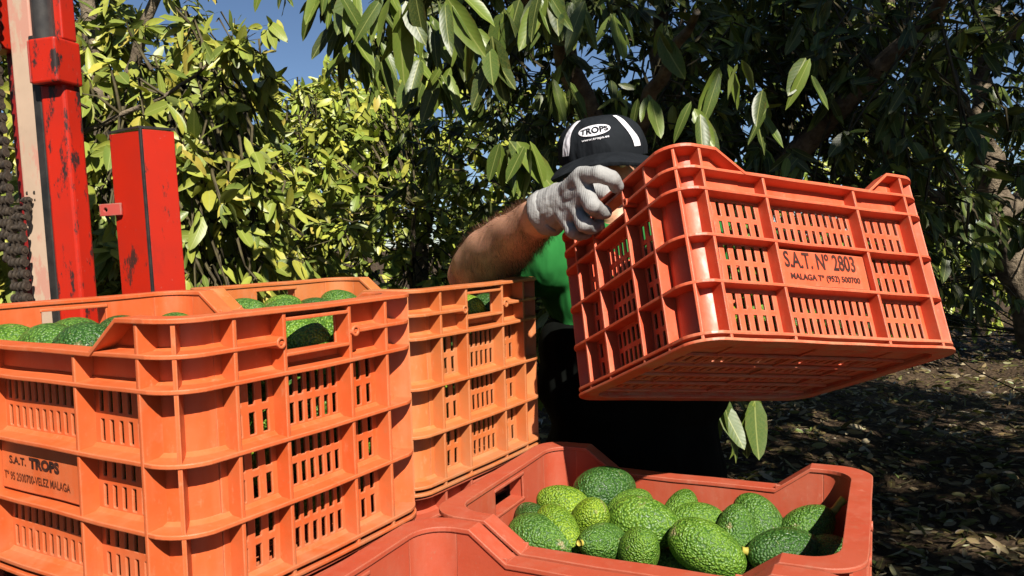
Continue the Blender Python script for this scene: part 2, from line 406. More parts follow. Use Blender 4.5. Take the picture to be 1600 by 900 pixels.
def leaf_soup(name, P, R, Ls, var, colr):
    """join many leaves into one mesh."""
    Vs, Us, Cs, T3, T4 = [], [], [], [], []; off = 0
    for k, (V, U, F3, F4) in enumerate(SHAPES):
        ix = np.where(var == k)[0]
        if len(ix) == 0: continue
        W = np.einsum('nij,vj->nvi', R[ix], V)*Ls[ix][:, None, None] + P[ix][:, None, :]
        nv = len(V); Vs.append(W.reshape(-1, 3)); Us.append(np.tile(U, (len(ix), 1)))
        Cs.append(np.repeat(np.concatenate([colr[ix], np.ones((len(ix), 1))], 1), nv, axis=0))
        base = (off + np.arange(len(ix))*nv)[:, None, None]
        T3.append((base + F3[None]).reshape(-1, 3)); T4.append((base + F4[None]).reshape(-1, 4)); off += nv*len(ix)
    return fast_mesh(name, np.concatenate(Vs), [np.concatenate(T3), np.concatenate(T4)], {'leafcol': np.concatenate(Cs), 'leafuv': np.concatenate(Us)})
LEAF_MESH = {}
def leaf_mesh(k, pal, ci):
    key = (k, pal, ci)
    if key not in LEAF_MESH:
        V, U, F3, F4 = SHAPES[k]
        m = fast_mesh('leaf', V, [F3, F4], {'leafcol': np.tile([*PAL[pal][ci], 1], (len(V), 1)), 'leafuv': U})
        m.materials.append(LEAF); LEAF_MESH[key] = m
    return LEAF_MESH[key]

TREES = []
def gaps(P, D, pts, rad):
    """gaps in a crown that let the sun through to the given points."""
    keep = np.ones(len(P), bool); sd = np.array(TO_SUN)
    for p in pts:
        v = P - np.array(p); t = v@sd; d = np.linalg.norm(v - t[:, None]*sd, axis=1); keep &= ~((t > .05) & (d < rad))
    return P[keep], D[keep]
def lump(P, seed):
    r = np.random.default_rng(seed); s = np.zeros(len(P))
    for f in (1.6, 3.1, 5.3):
        k = r.normal(0, f, 3); k2 = r.normal(0, f, 3)
        s += np.sin(P@k + r.uniform(0, 6))*np.sin(P@k2 + r.uniform(0, 6))
    return s
def crown_points(ells, seed, gap=-0.35):
    """cluster points in ellipsoids (centre, radii, n): more of them towards the outside, uneven outline, holes."""
    r = np.random.default_rng(seed); P = []; D = []
    for c, rad, n in ells:
        d = r.normal(0, 1, (n, 3)); d /= np.linalg.norm(d, axis=1, keepdims=True)
        rr = (0.30 + 0.70*r.random((n, 1))**0.55)*(1 + 0.16*np.sin(d@np.array([3.1, 4.3, 2.2]))[:, None] + r.normal(0, .06, (n, 1)))
        P.append(np.array(c) + d*rr*np.array(rad)); D.append(d)
    P = np.concatenate(P); D = np.concatenate(D)
    k = (lump(P, seed) > gap) & (P[:, 2] > 0.35)
    return P[k], D[k]
def make_tree(name, label, base, trunk, limbs, P, D, pal, L, nper, seed, droop=0.75, weights=None, extra=None, split=True, group=None):
    """trunk and limbs: lists of (points, radii). P, D: twig ends and their directions."""
    r = np.random.default_rng(seed)
    root = thing(name, label, 'tree', Matrix.Translation(base), group); b = np.array(base)
    sk = []
    for i, (pts, rad) in enumerate([trunk] + limbs):
        pts = [Vector(p) for p in pts]
        # finer polyline with slight wobble
        fp, fr = [], []
        for (p, q), (a, c) in zip(zip(pts, pts[1:]), zip(rad, rad[1:])):
            for k in range(5):
                t = k/5; wob = Vector(r.normal(0, .12*a + .004, 3)) if (k or fp) else Vector((0, 0, 0))
                fp.append(p.lerp(q, t) + wob); fr.append(a + (c-a)*t)
        fp.append(pts[-1]); fr.append(rad[-1])
        n = 12 if i == 0 else 8
        o = link('trunk' if i == 0 else 'limb', MB().tube([p - Vector(base) for p in fp], fr, n).mesh('limb', True), BARK, root)
        sk += [tuple(p) for p in fp]
    sk = np.array(sk)
    # twigs back to the nearest limb
    tw = []; tf = []; off = 0
    if len(P):
        dd = np.linalg.norm(P[:, None, :] - sk[None, :, :], axis=2); near = sk[dd.argmin(1)]
        dist = dd.min(1)[:, None]; full = r.random((len(P), 1)) < .16
        near = np.where(full, near, P + (near - P)*np.minimum(1, .22/np.maximum(dist, .01)))
        mid = P*0.5 + near*0.5 + r.normal(0, .03, P.shape)*np.where(full, 1.6, .6) + np.array([0, 0, .03]); m2 = P - D*0.10*np.clip(dd.min(1)[:, None], 0, 1)
        q = np.stack([near, mid, m2, P], 1); rad = np.array([.008, .006, .0042, .003])
        ang = np.array([0, 2.1, 4.2])
        ring = np.stack([np.cos(ang), np.sin(ang), np.cos(ang)*.3+.5*np.sin(ang)], 1)
        V = (q[:, :, None, :] + rad[None, :, None, None]*ring[None, None]).reshape(-1, 3) - b
        f = np.array([(i*3+k, i*3+(k+1) % 3, i*3+3+(k+1) % 3, i*3+3+k) for i in range(3) for k in range(3)])
        F = (np.arange(len(P))*12)[:, None, None] + f[None]
        o = link('twig', fast_mesh('twigs', V, [F.reshape(-1, 4)]), TWIG, root); o['kind'] = 'stuff'
    # whorls of hanging leaves
    LP, LD = [], []
    for _ in range(nper):
        ax = r.normal(0, 1, P.shape); ax /= np.linalg.norm(ax, axis=1, keepdims=True)
        d = D*0.55 + ax*0.85 + np.array([0, 0, -droop])*r.uniform(.3, 1.3, (len(P), 1))
        keep = r.random(len(P)) < 0.9
        LP.append((P - D*r.uniform(0, .07, (len(P), 1)) + r.normal(0, .012, P.shape))[keep]); LD.append(d[keep])
    LP = np.concatenate(LP); LD = np.concatenate(LD); n = len(LP)
    up = np.tile([.2, -.85, .75], (n, 1))
    R = frames(LD, up, .72, r); Ls = L*r.uniform(.55, 1.15, n)
    var = r.integers(0, len(SHAPES), n); wgt = np.array(weights or [1]*6, float); wgt /= wgt.sum()
    # colour drifts from twig to twig
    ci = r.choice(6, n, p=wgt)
    if extra:
        EP, ED, EL, EU, EC = extra
        LP = np.concatenate([LP, EP]); R = np.concatenate([R, frames(ED, EU, .12, r)]); Ls = np.concatenate([Ls, EL])
        var = np.concatenate([var, r.integers(5, len(SHAPES), len(EP))]); ci = np.concatenate([ci, EC])
    TREES.append(dict(root=root, b=b, P=LP, R=R, L=Ls, var=var, ci=ci.astype(int), pal=pal, split=split, seed=seed))
    return root

def sprig(tip, n, L, spread=0.6, seed=0, ci=(0, 1, 2, 3), facing=(0.25, -0.8, 0.55), down=0.9):
    """one hanging whorl of n large leaves at a twig tip."""
    r = np.random.default_rng(seed)
    P = np.tile(np.array(tip), (n, 1)) + r.normal(0, .018, (n, 3)) + np.array([0, 0, .03])*r.random((n, 1))
    a = r.uniform(0, 2*math.pi, n) + np.arange(n)*2.4
    D = np.stack([np.cos(a)*spread*.8, np.sin(a)*spread*.45, -down*r.uniform(.6, 1.3, n)], 1)
    return P, D, L*r.uniform(.55, 1.10, n), np.tile(np.array(facing), (n, 1)) + r.normal(0, .35, (n, 3)), r.choice(ci, n)
def sprigs(lst, L, ci, seed):
    out = [sprig(at(px, py, Y), n, L*s, seed=seed+i, ci=ci) for i, (px, py, Y, n, s) in enumerate(lst)]
    return tuple(np.concatenate([o[k] for o in out]) for k in range(5))

# left tree, yellowing, in full sun
def clear(P, D, x0, x1, y0, y1):
    x, y, d = to_px(P); k = ~((x > x0) & (x < x1) & (y > y0) & (y < y1)); return P[k], D[k]
PL, DL = crown_points([((-2.35, 4.2, 2.1), (1.08, 1.0, 1.6), 1000), ((-1.6, 3.6, 1.95), (.55, .5, .62), 230), ((-2.1, 3.7, 1.0), (1.15, .6, .75), 420), ((-3.3, 3.4, 2.0), (.9, .8, 1.5), 160), ((-1.5, 4.6, 1.3), (.7, .5, 1.0), 220), ((-1.13, 3.5, 2.28), (.24, .35, .30), 60), ((-1.15, 3.1, 1.5), (.42, .3, .42), 140), ((-1.75, 3.15, 1.3), (.4, .3, .5), 120), ((-2.0, 5.3, 1.6), (1.5, .4, 1.4), 420)], 11, -0.7)
PL, DL = clear(*clear(PL, DL, 425, 700, -300, 112), 345, 430, -300, 12)
make_tree('avocado_tree', 'avocado tree with yellowing sunlit leaves behind the red forklift mast', (-2.3, 4.6, -0.05),
    ([(-2.3, 4.6, -.05), (-2.25, 4.55, .6), (-2.35, 4.5, 1.3), (-2.2, 4.4, 2.2), (-2.3, 4.3, 3.2)], [.13, .11, .09, .06, .03]),
    [([(-2.25, 4.55, .7), (-1.8, 4.1, 1.4), (-1.45, 3.7, 2.1)], [.05, .035, .012]), ([(-2.3, 4.5, 1.2), (-2.8, 4.0, 1.9), (-3.1, 3.7, 2.6)], [.05, .035, .015]),
     ([(-2.3, 4.5, 1.0), (-2.2, 3.9, 1.5), (-1.95, 3.5, 1.95), (-1.45, 3.4, 2.12), (-1.1, 3.35, 2.32)], [.045, .022, .014, .009, .004]), ([(-2.25, 4.4, 2.0), (-1.8, 4.2, 2.8), (-1.6, 4.1, 3.4)], [.04, .025, .01])],
    PL, DL, 'yellow', .128, 9, 21, 1.1, [1.2, 2.6, 4, 4.5, .5, 3.2])
# middle background trees, fresh green, in sun
PM, DM = crown_points([((-.75, 5.7, 1.35), (1.5, .9, 1.35), 1250), ((-.2, 5.3, .85), (.8, .6, .7), 380), ((-1.3, 6.3, 2.0), (.8, .7, .75), 260), ((-1.3, 6.6, 2.45), (.7, .6, .62), 260), ((-.6, 6.6, 1.2), (1.8, .4, 1.2), 420)], 12, -0.75)
PM, DM = clear(PM, DM, 380, 505, -300, 122)
make_tree('avocado_tree', 'low bushy fresh green avocado tree between the left tree and the worker', (-.7, 6.1, -0.05),
    ([(-.7, 6.1, -.05), (-.65, 6.0, .4), (-.75, 5.9, .9), (-.6, 5.9, 1.8)], [.12, .10, .08, .03]),
    [([(-.65, 6.0, .45), (-.1, 5.6, 1.0), (.35, 5.4, 1.5)], [.05, .03, .012]), ([(-.7, 6.0, .5), (-1.3, 5.6, 1.2), (-1.7, 5.5, 1.7)], [.05, .03, .012]), ([(-.7, 5.95, .8), (-.7, 5.4, 1.3), (-.6, 5.1, 1.7)], [.04, .025, .01])],
    PM, DM, 'fresh', .125, 8, 22, 0.6, [4, 3, 3, 2, 1, 2])
# centre tree: dark, with boughs reaching over the worker and to the upper left
E1 = sprigs([(425,-42,2.3,4,.9),(512,-12,2.35,6,1.05),(548,-10,2.2,6,1.0),(592,0,2.1,6,1.05),(636,10,2.0,6,1.1),(672,40,2.15,6,1.0),(708,10,2.05,6,1.05),(738,55,2.2,6,1.0),(540,35,2.45,6,1.0),(562,75,2.5,6,.95),(538,105,2.6,5,.85),(650,110,2.4,5,.9),
             (690,120,2.3,7,1.0),(600,95,2.5,6,1.0),(765,85,2.1,6,1.1),(800,20,2.3,7,1.1),(850,-5,2.2,7,1.1),(905,10,2.4,7,1.0),(828,236,2.35,5,1.25),(790,228,2.4,5,1.1),
             (960,30,2.5,7,1.0),(1010,165,2.5,5,.9),(1085,178,2.35,5,1.0),(1145,120,2.4,5,1.0),(1255,110,2.5,4,1.0),(1185,160,2.6,5,1.0),(1122,622,2.3,3,1.35),(1172,628,2.4,4,1.25),(870,120,2.7,6,1.0),(1040,60,2.6,7,1.0)], .158, (0, 1, 2, 2, 3, 3), 900)
PC, DC = crown_points([((.9, 4.1, 2.3), (1.5, 1.0, 1.2), 754), ((.25, 3.5, 2.45), (.75, .7, .6), 275), ((1.5, 3.6, 1.9), (1.1, .8, .95), 377), ((-.3, 2.9, 2.6), (.75, .6, .42), 188), ((.75, 4.6, 1.3), (.75, .5, 1.0), 377)], 13, -0.8)
PC, DC = gaps(PC, DC, [at(815, 275, 2.35), at(850, 285, 2.3), at(1085, 210, 2.35), at(1150, 160, 2.4), at(1010, 190, 2.5), at(1130, 660, 2.3), at(1190, 670, 2.4), at(780, 140, 2.1)], .2)
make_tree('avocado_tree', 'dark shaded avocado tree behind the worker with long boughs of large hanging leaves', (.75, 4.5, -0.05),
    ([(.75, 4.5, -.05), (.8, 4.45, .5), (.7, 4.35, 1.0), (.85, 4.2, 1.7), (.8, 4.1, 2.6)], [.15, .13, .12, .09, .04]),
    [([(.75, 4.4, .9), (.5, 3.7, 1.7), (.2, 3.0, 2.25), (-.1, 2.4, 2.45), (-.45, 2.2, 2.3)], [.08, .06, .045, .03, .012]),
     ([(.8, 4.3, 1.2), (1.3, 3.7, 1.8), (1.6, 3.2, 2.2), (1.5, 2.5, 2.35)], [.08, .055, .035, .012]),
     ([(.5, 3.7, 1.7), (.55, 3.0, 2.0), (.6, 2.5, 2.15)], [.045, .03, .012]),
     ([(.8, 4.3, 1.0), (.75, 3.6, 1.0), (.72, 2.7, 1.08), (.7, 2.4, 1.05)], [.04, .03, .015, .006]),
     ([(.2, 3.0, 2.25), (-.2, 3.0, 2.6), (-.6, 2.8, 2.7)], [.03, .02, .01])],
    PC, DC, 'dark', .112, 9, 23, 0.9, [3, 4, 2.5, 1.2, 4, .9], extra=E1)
# right tree with a leaning trunk and a pale fork high up
PR, DR = crown_points([((3.0, 5.2, 2.6), (2.1, 1.2, 1.2), 1024), ((2.0, 4.0, 2.55), (1.1, .8, .8), 416), ((3.4, 4.2, 1.9), (.8, .8, .8), 256), ((4.6, 4.8, 2.2), (1.3, 1.3, 1.5), 416), ((2.8, 6.0, 1.2), (1.5, .5, .9), 384)], 14, -0.6)
px_, py_, d_ = to_px(PR); keep_ = ~((px_ > 1470) & (px_ < 1640) & (py_ > 150) & (py_ < 520) & (d_ < 4.9)) & ~((px_ > 1345) & (px_ < 1470) & (py_ < 115) & (d_ < 4.6))   # the trunk and its fork stand free of leaves
PR, DR = PR[keep_], DR[keep_]
LIT = [at(1562, 345, 4.5), at(1540, 250, 4.45), at(1590, 420, 4.55), at(1400, 62, 4.25), at(1388, 15, 4.2), at(1430, 85, 4.3), at(1545, 525, 9.5), at(1500, 530, 10.5)]
PR, DR = gaps(PR, DR, LIT, .26)
tb = at(1690, 745, 4.6); t0 = at(1600, 470, 4.6); t1 = at(1560, 340, 4.55); t2 = at(1535, 225, 4.5); t3 = at(1470, 110, 4.4); t4 = at(1410, 75, 4.3); t5 = at(1385, 0, 4.2)
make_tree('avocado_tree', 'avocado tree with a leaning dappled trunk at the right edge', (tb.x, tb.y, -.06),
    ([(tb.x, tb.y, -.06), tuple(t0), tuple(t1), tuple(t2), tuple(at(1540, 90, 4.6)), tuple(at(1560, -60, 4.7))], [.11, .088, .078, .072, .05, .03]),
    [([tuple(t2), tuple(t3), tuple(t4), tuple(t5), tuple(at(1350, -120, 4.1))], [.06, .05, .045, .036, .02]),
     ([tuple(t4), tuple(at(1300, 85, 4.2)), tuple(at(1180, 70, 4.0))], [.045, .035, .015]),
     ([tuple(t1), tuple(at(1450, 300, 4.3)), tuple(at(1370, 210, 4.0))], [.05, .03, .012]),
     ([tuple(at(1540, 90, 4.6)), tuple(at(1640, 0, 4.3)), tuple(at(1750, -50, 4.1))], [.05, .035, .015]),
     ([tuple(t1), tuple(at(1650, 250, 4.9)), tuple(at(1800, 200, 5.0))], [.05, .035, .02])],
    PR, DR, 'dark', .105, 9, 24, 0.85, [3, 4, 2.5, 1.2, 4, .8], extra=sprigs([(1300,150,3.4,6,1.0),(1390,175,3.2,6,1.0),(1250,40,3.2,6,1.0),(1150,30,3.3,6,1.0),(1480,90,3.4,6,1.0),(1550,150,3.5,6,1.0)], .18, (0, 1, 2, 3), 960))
# further rows of the grove
far = [(-6.2, 8.5, 3.4, 'yellow', 'broad far avocado tree behind the chain at the left edge'), (-3.2, 9.5, 2.6, 'fresh', 'far avocado tree closing the gap behind the two left trees'),
       (1.2, 9.0, 3.0, 'fresh', 'far avocado tree hidden behind the worker and his dark tree'), (4.6, 9.6, 2.9, 'fresh', 'far sunlit avocado tree seen beyond the held crate at the right'), (7.4, 9.0, 3.4, 'dark', 'dim far avocado tree behind the leaning trunk')]
for i, (x, y, h, pal, lab) in enumerate(far):
    Pf, Df = crown_points([((x, y, h*.56), (1.9, 1.3, h*.48), 760), ((x + .3, y - .9, h*.33), (1.7, .7, h*.24), 380)], 30 + i, -0.8)
    z = float(gz(x, y))
    make_tree('avocado_tree', lab, (x, y, z), ([(x, y, z), (x + .1, y, .8), (x, y + .1, h*.6), (x, y, h*.9)], [.13, .11, .07, .02]),
        [([(x + .1, y, .8), (x + .8, y - .5, 1.4), (x + 1.3, y - .6, 2)], [.06, .04, .015]), ([(x + .1, y, .8), (x - .8, y - .4, 1.4), (x - 1.3, y - .6, 2)], [.06, .04, .015])],
        Pf, Df, pal, .16, 6, 40 + i, 0.6)
# unseen trees: a shading row at right, the rest added to cut skylight
SHADE = [(4.4, -.6, [((4.45, -.6, 4.2), (2.35, 1.8, 2.5), 1250), ((3.3, -1.3, 5.3), (1.2, 1.1, 1.2), 260), ((2.45, -1.0, 5.5), (.8, .8, .95), 200), ((2.6, -1.0, 7.0), (1.0, 1.0, 1.0), 200)], 'tall avocado tree right behind the camera shading the far ground'),
 (7.6, -.2, [((7.8, -.4, 4.3), (2.4, 2.0, 2.8), 1300)], 'wide avocado tree far right of the camera in the shading row'),
 (6.4, -4.2, [((6.2, -4.0, 6.4), (2.8, 1.6, 2.6), 600)], 'tallest avocado tree behind the camera in the second row'),
 (-3.6, -1.0, [((-4.0, -1.0, 3.3), (1.8, 2.4, 3.2), 1000)], 'unseen dark avocado tree added left behind the camera to cut skylight'),
 (-5.5, 2.6, [((-5.6, 2.6, 3.5), (1.7, 2.0, 3.3), 900)], 'unseen dark avocado tree added left of the forklift to cut skylight'),
 (-1.4, -5.0, [((-1.4, -5.4, 3.1), (3.0, 1.6, 2.5), 1000)], 'unseen lower avocado tree added straight behind the camera to cut skylight'),
 (5.2, 1.2, [((3.5, 2.4, 5.0), (2.2, 1.9, 1.0), 420)], 'unseen tree with a high spreading crown added to block sky over the right half'),
 (5.0, 3.0, [((5.0, 2.8, 2.9), (1.9, 1.6, 2.3), 420)], 'unseen avocado tree added beyond the right edge to block sky')]
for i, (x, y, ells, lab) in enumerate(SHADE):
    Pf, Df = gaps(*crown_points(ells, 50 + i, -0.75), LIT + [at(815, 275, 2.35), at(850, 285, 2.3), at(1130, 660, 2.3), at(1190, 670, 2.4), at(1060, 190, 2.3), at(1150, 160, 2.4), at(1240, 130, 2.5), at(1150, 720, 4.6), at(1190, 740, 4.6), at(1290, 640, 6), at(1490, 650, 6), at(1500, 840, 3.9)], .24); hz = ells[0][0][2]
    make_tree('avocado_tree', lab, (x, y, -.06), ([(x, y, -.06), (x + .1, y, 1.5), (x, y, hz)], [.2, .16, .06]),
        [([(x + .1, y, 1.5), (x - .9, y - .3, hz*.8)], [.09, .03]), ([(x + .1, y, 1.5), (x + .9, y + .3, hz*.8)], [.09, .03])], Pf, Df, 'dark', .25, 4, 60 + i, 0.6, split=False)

def finish_trees():
    """split off the 300 leaves of each tree that show largest; the rest stays one mesh."""
    cand = []
    for ti, T in enumerate(TREES):
        C = T['P'] + T['R'][:, :, 1]*T['L'][:, None]*.5
        x, y, d = to_px(C); size = FPX*T['L']/np.maximum(d, .3)
        nf = np.abs((T['R'][:, :, 2]*((C - np.array([0, 0, ZC]))/np.linalg.norm(C - np.array([0, 0, ZC]), axis=1, keepdims=True))).sum(1))
        ok = (x > -15) & (x < 1615) & (y > -15) & (y < 760) & (d > .5)
        # behind the crates and the worker
        ok &= ~((x < 850) & (y > 455)) & ~((x > 885) & (x < 1440) & (y > 300) & (y < 600)) & ~((x > 885) & (x < 1000) & (y > 200) & (y < 640)) & ~((x > 165) & (x < 290) & (y > 210))
        cand.append((x, y, d, size*(.35+.65*nf), ok))
    cell = 7; zb = {}
    for ti, (x, y, d, s, ok) in enumerate(cand):
        for i in np.where(ok)[0]:
            k = (int(x[i]//cell), int(y[i]//cell))
            if k not in zb or d[i] < zb[k][0]: zb[k] = (d[i], ti, i)
    front = [set() for _ in TREES]
    for dd, ti, i in zb.values(): front[ti].add(i)
    for ti, T in enumerate(TREES):
        n = len(T['P']); single = np.zeros(n, bool)
        if T['split']:
            ids = sorted(front[ti], key=lambda i: -cand[ti][3][i])[:295]
            single[ids] = True
            for i in ids:
                o = bpy.data.objects.new('leaf', leaf_mesh(int(T['var'][i]), T['pal'], int(T['ci'][i]))); COL.objects.link(o); o.parent = T['root']
                M = Matrix([list(T['R'][i][k]*T['L'][i]) + [T['P'][i][k]-T['b'][k]] for k in range(3)] + [[0, 0, 0, 1]])
                o.matrix_local = M
        r = np.random.default_rng(T['seed'] + 500); rest = ~single
        colr = np.array(PAL[T['pal']])[T['ci']]*r.uniform(.8, 1.2, (n, 1))
        o = link('foliage', leaf_soup('foliage', (T['P'] - T['b'])[rest], T['R'][rest], T['L'][rest], T['var'][rest], colr[rest]), LEAF, T['root'])
        o['kind'] = 'stuff'
finish_trees()

# fallen leaves on the ground
def litter():
    r = np.random.default_rng(5); n = 24000
    y = 2.4 + 11*r.random(n)**1.3; x = (r.random(n)*1.7 - .78)*(y*.72 + .6)
    P = np.stack([x, y, gz(x, y) + .006 + .02*r.random(n)], 1)
    a = r.uniform(0, 6.283, n); D = np.stack([np.cos(a), np.sin(a), r.normal(0, .28, n)], 1)
    R = frames(D, np.tile([0, 0, 1.0], (n, 1)), .8, r)
    col = np.array(PAL['dry'])[r.integers(0, 6, n)]*r.uniform(.7, 1.15, (n, 1))
    green = r.random(n) < .04; col[green] = (.10, .15, .04)
    o = link('fallen_leaves', leaf_soup('fallen_leaves', P, R, np.clip(r.gamma(3.2, .02, n), .02, .12), r.integers(0, len(SHAPES), n), col), DRY); o['kind'] = 'stuff'
litter()
def sticks():
    r = np.random.default_rng(8); mb = MB()
    for _ in range(420):
        y = 2.6 + 8*r.random()**1.3; x = (r.random()*1.7 - .78)*(y*.72 + .6); a = r.uniform(0, 6.28); l = r.uniform(.05, .35); z = float(gz(x, y)) + .012
        d = Vector((math.cos(a), math.sin(a), r.normal(0, .06))); p = Vector((x, y, z)); q = p + d*l*.5 + Vector((r.normal(0, .02), r.normal(0, .02), .008))
        mb.tube([p, q, p + d*l], [.004, .0035, .002], 4, False)
    o = link('fallen_twigs', mb.mesh('fallen_twigs'), TWIG); o['kind'] = 'stuff'
sticks()

# ------------------------------------------------------------------ crates
L, W, H, dp, th = .5268, .4009, .31, .022, .003
Z6, Z5, Z4, Z3, Z2 = .0145, .0913, .1634, .2383, .2736
RX1, RX2 = L/2 - .0548, .1871/2             # long side ribs
RY1, RY2 = W/2 - .0783, .107/2              # end ribs
RO, RL = .050, .045
PX1, PX0 = .178, .128                       # rim: plateau ends, slope ends
def prof(x, y=None):
    a = abs(x)
    return H if a >= PX1 else Z2 if a <= PX0 else Z2 + (H - Z2)*(a - PX0)/(PX1 - PX0)
def plan(off, rad, closed=True):
    """rounded rectangle outline, inset by off, as matching lists of (x, y)."""
    a, b = L/2 - off, W/2 - off; pts = []
    sx = [-.1964, -PX1, -.153, -PX0, -.0935, -.03, .03, .0935, PX0, .153, PX1, .1964]
    for x in sx: pts.append((max(-(a-rad), min(a-rad, x)) if abs(x) > .19 else x, -b))
    for k in range(1, 9): t = -math.pi/2 + math.pi/2*k/9; pts.append((a-rad+rad*math.cos(t), -b+rad+rad*math.sin(t)))
    for y in (-.1335, -RY2, 0, RY2, .1335): pts.append((a, max(-(b-rad), min(b-rad, y)) if abs(y) > .13 else y))
    for k in range(1, 9): t = math.pi/2*k/9; pts.append((a-rad+rad*math.cos(t), b-rad+rad*math.sin(t)))
    h = len(pts)
    return pts + [(-x, -y) for x, y in pts]
OUT, LIN, INN = plan(0, RO), plan(dp + .0015, RL), plan(dp + th + .002, RL - .004)
def ring(po, pi, zo, t, skip=None, fil=0.0):
    """horizontal plate between two outlines; zo: function of x or number (upper face)."""
    mb = MB(); n = len(po); zf = zo if callable(zo) else (lambda x: zo)
    vs = []
    for (ox, oy), (ix, iy) in zip(po, pi):
        z = zf(ox); qx, qy = ox + (ix - ox)*.72, oy + (iy - oy)*.72
        vs += [(ox, oy, z), (ox, oy, z - t), (ix, iy, z - t*1.15), (ix, iy, z + fil), (qx, qy, z + fil*.25)]
    fs = []
    cut = set(i for i in range(n) if skip and skip((po[i][0]+po[(i+1) % n][0])/2, (po[i][1]+po[(i+1) % n][1])/2))
    for i in range(n):
        if i in cut: continue
        j = (i + 1) % n
        for k in range(5): fs.append((i*5+k, j*5+k, j*5+(k+1) % 5, i*5+(k+1) % 5))
        if (i - 1) % n in cut: fs.append((i*5, i*5+1, i*5+2, i*5+3, i*5+4))
        if j in cut: fs.append((j*5+4, j*5+3, j*5+2, j*5+1, j*5))
    return mb.add(vs, fs)
def slotted(xb, zb, hole, top=None):
    """upright plate in the x-z plane, outer face y=0, inner face y=th; hole(xc, zc) true for openings."""
    xb = sorted(set(round(x, 5) for x in xb)); zb = sorted(set(round(z, 5) for z in zb)); nx, nz = len(xb), len(zb)
    vid = {}; vs = []; fs = []
    def V(i, k, s):
        key = (i, k, s)
        if key not in vid:
            z = zb[k]
            if top and k == nz - 1: z = top(xb[i])
            vid[key] = len(vs); vs.append((xb[i], s*th, z))
        return vid[key]
    solid = np.array([[not hole((xb[i]+xb[i+1])/2, (zb[k]+zb[k+1])/2) for k in range(nz-1)] for i in range(nx-1)])
    for i in range(nx-1):
        for k in range(nz-1):
            if not solid[i, k]: continue
            fs.append((V(i,k,0), V(i+1,k,0), V(i+1,k+1,0), V(i,k+1,0))); fs.append((V(i,k+1,1), V(i+1,k+1,1), V(i+1,k,1), V(i,k,1)))
            for di, dk, a, b in ((-1,0,(i,k),(i,k+1)), (1,0,(i+1,k+1),(i+1,k)), (0,-1,(i+1,k),(i,k)), (0,1,(i,k+1),(i+1,k+1))):
                ii, kk = i+di, k+dk
                if ii < 0 or kk < 0 or ii >= nx-1 or kk >= nz-1 or not solid[ii, kk]:
                    fs.append((V(*a,0), V(*b,0), V(*b,1), V(*a,1)))
    return vs, fs
ROWS = [(lo + .0078, lo + .0325) for lo in (Z6, Z5, Z4)] + [(lo + .0410, lo + .0657) for lo in (Z6, Z5, Z4)]
def slots(a, b, n, wd):
    p = (b - a)/n; return [(a + p*(i+.5) - wd/2, a + p*(i+.5) + wd/2) for i in range(n)]
def long_side():
    sn = slots(RX2 + .006, RX1 - .008, 6, .0069); sw = slots(-RX2 + .005, RX2 - .005, 12, .0066)
    S = sn + [(-b, -a) for a, b in sn]
    def hole(x, z):
        for a, b in ROWS:
            if a < z < b:
                if any(p < x < q for p, q in S): return True
                if not (Z5 < z < Z4) and any(p < x < q for p, q in sw): return True
        return False
    xb = [-.1964, .1964, PX1, -PX1, PX0, -PX0, .153, -.153] + [v for s in S + sw for v in s]
    zb = [.004, Z3] + [v for r in ROWS for v in r] + [H - .004]
    vs, fs = slotted(xb, zb, hole, lambda x: prof(x) - .004)
    return [(x, y - W/2 + dp, z) for x, y, z in vs], fs
def end_side():
    sn = slots(RY2 + .005, RY1 - .007, 3, .0084); sw = slots(-RY2 + .004, RY2 - .004, 7, .0078); S = sn + sw + [(-b, -a) for a, b in sn]
    hz = (.258, .2945)
    def hole(x, z):
        if hz[0] < z < hz[1] and abs(x) < RY2 - .004: return True
        return any(a < z < b for a, b in ROWS) and any(p < x < q for p, q in S)
    xb = [-.1335, .1335, RY2 - .004, -RY2 + .004] + [v for s in S for v in s]
    zb = [.004, Z3, *hz] + [v for r in ROWS for v in r] + [H - .004]
    vs, fs = slotted(xb, zb, hole)
    return [(L/2 - dp - y, x, z) for x, y, z in vs], fs              # +X end
def rot180(vs): return [(-x, -y, z) for x, y, z in vs]
def corner(sx, sy):
    n = 10; vs = []; fs = []
    a, b = L/2 - dp, W/2 - dp
    for k in range(n + 1):
        t = math.pi/2*k/n; c, s = math.cos(t), math.sin(t)
        for r_ in (RL, RL - th):
            for z in (.004, H - .004): vs.append((sx*(a - RL + r_*c), sy*(b - RL + r_*s), z))
    for k in range(n):
        o, p = k*4, k*4 + 4
        fs += [(o, p, p+1, o+1), (o+2, o+3, p+3, p+2), (o+1, p+1, p+3, o+3), (o, o+2, p+2, p)]
    fs += [(0, 1, 3, 2), (n*4, n*4+2, n*4+3, n*4+1)]
    if sx*sy < 0: fs = [f[::-1] for f in fs]
    return MB().add(vs, fs)
def warp(m, seed):
    """slight mould shrinkage and knocks, so that no edge is dead straight."""
    n = len(m.vertices); co = np.empty(n*3, np.float32); m.vertices.foreach_get('co', co); c = co.reshape(-1, 3)
    x, y, z = c[:, 0].copy(), c[:, 1].copy(), c[:, 2].copy()
    c[:, 0] += .0011*np.sin(9*y + 2)*np.sin(11*z) + .0005*np.sin(31*z + 17*y)
    c[:, 1] += .0022*np.cos(math.pi*x/L)*(z/H)*np.sign(-y) + .0005*np.sin(27*x + 19*z)
    c[:, 2] += .0009*np.sin(13*x + 1)*np.cos(9*y) + .0004*np.sin(41*x + 33*y)
    m.vertices.foreach_set('co', co); m.update(); return m
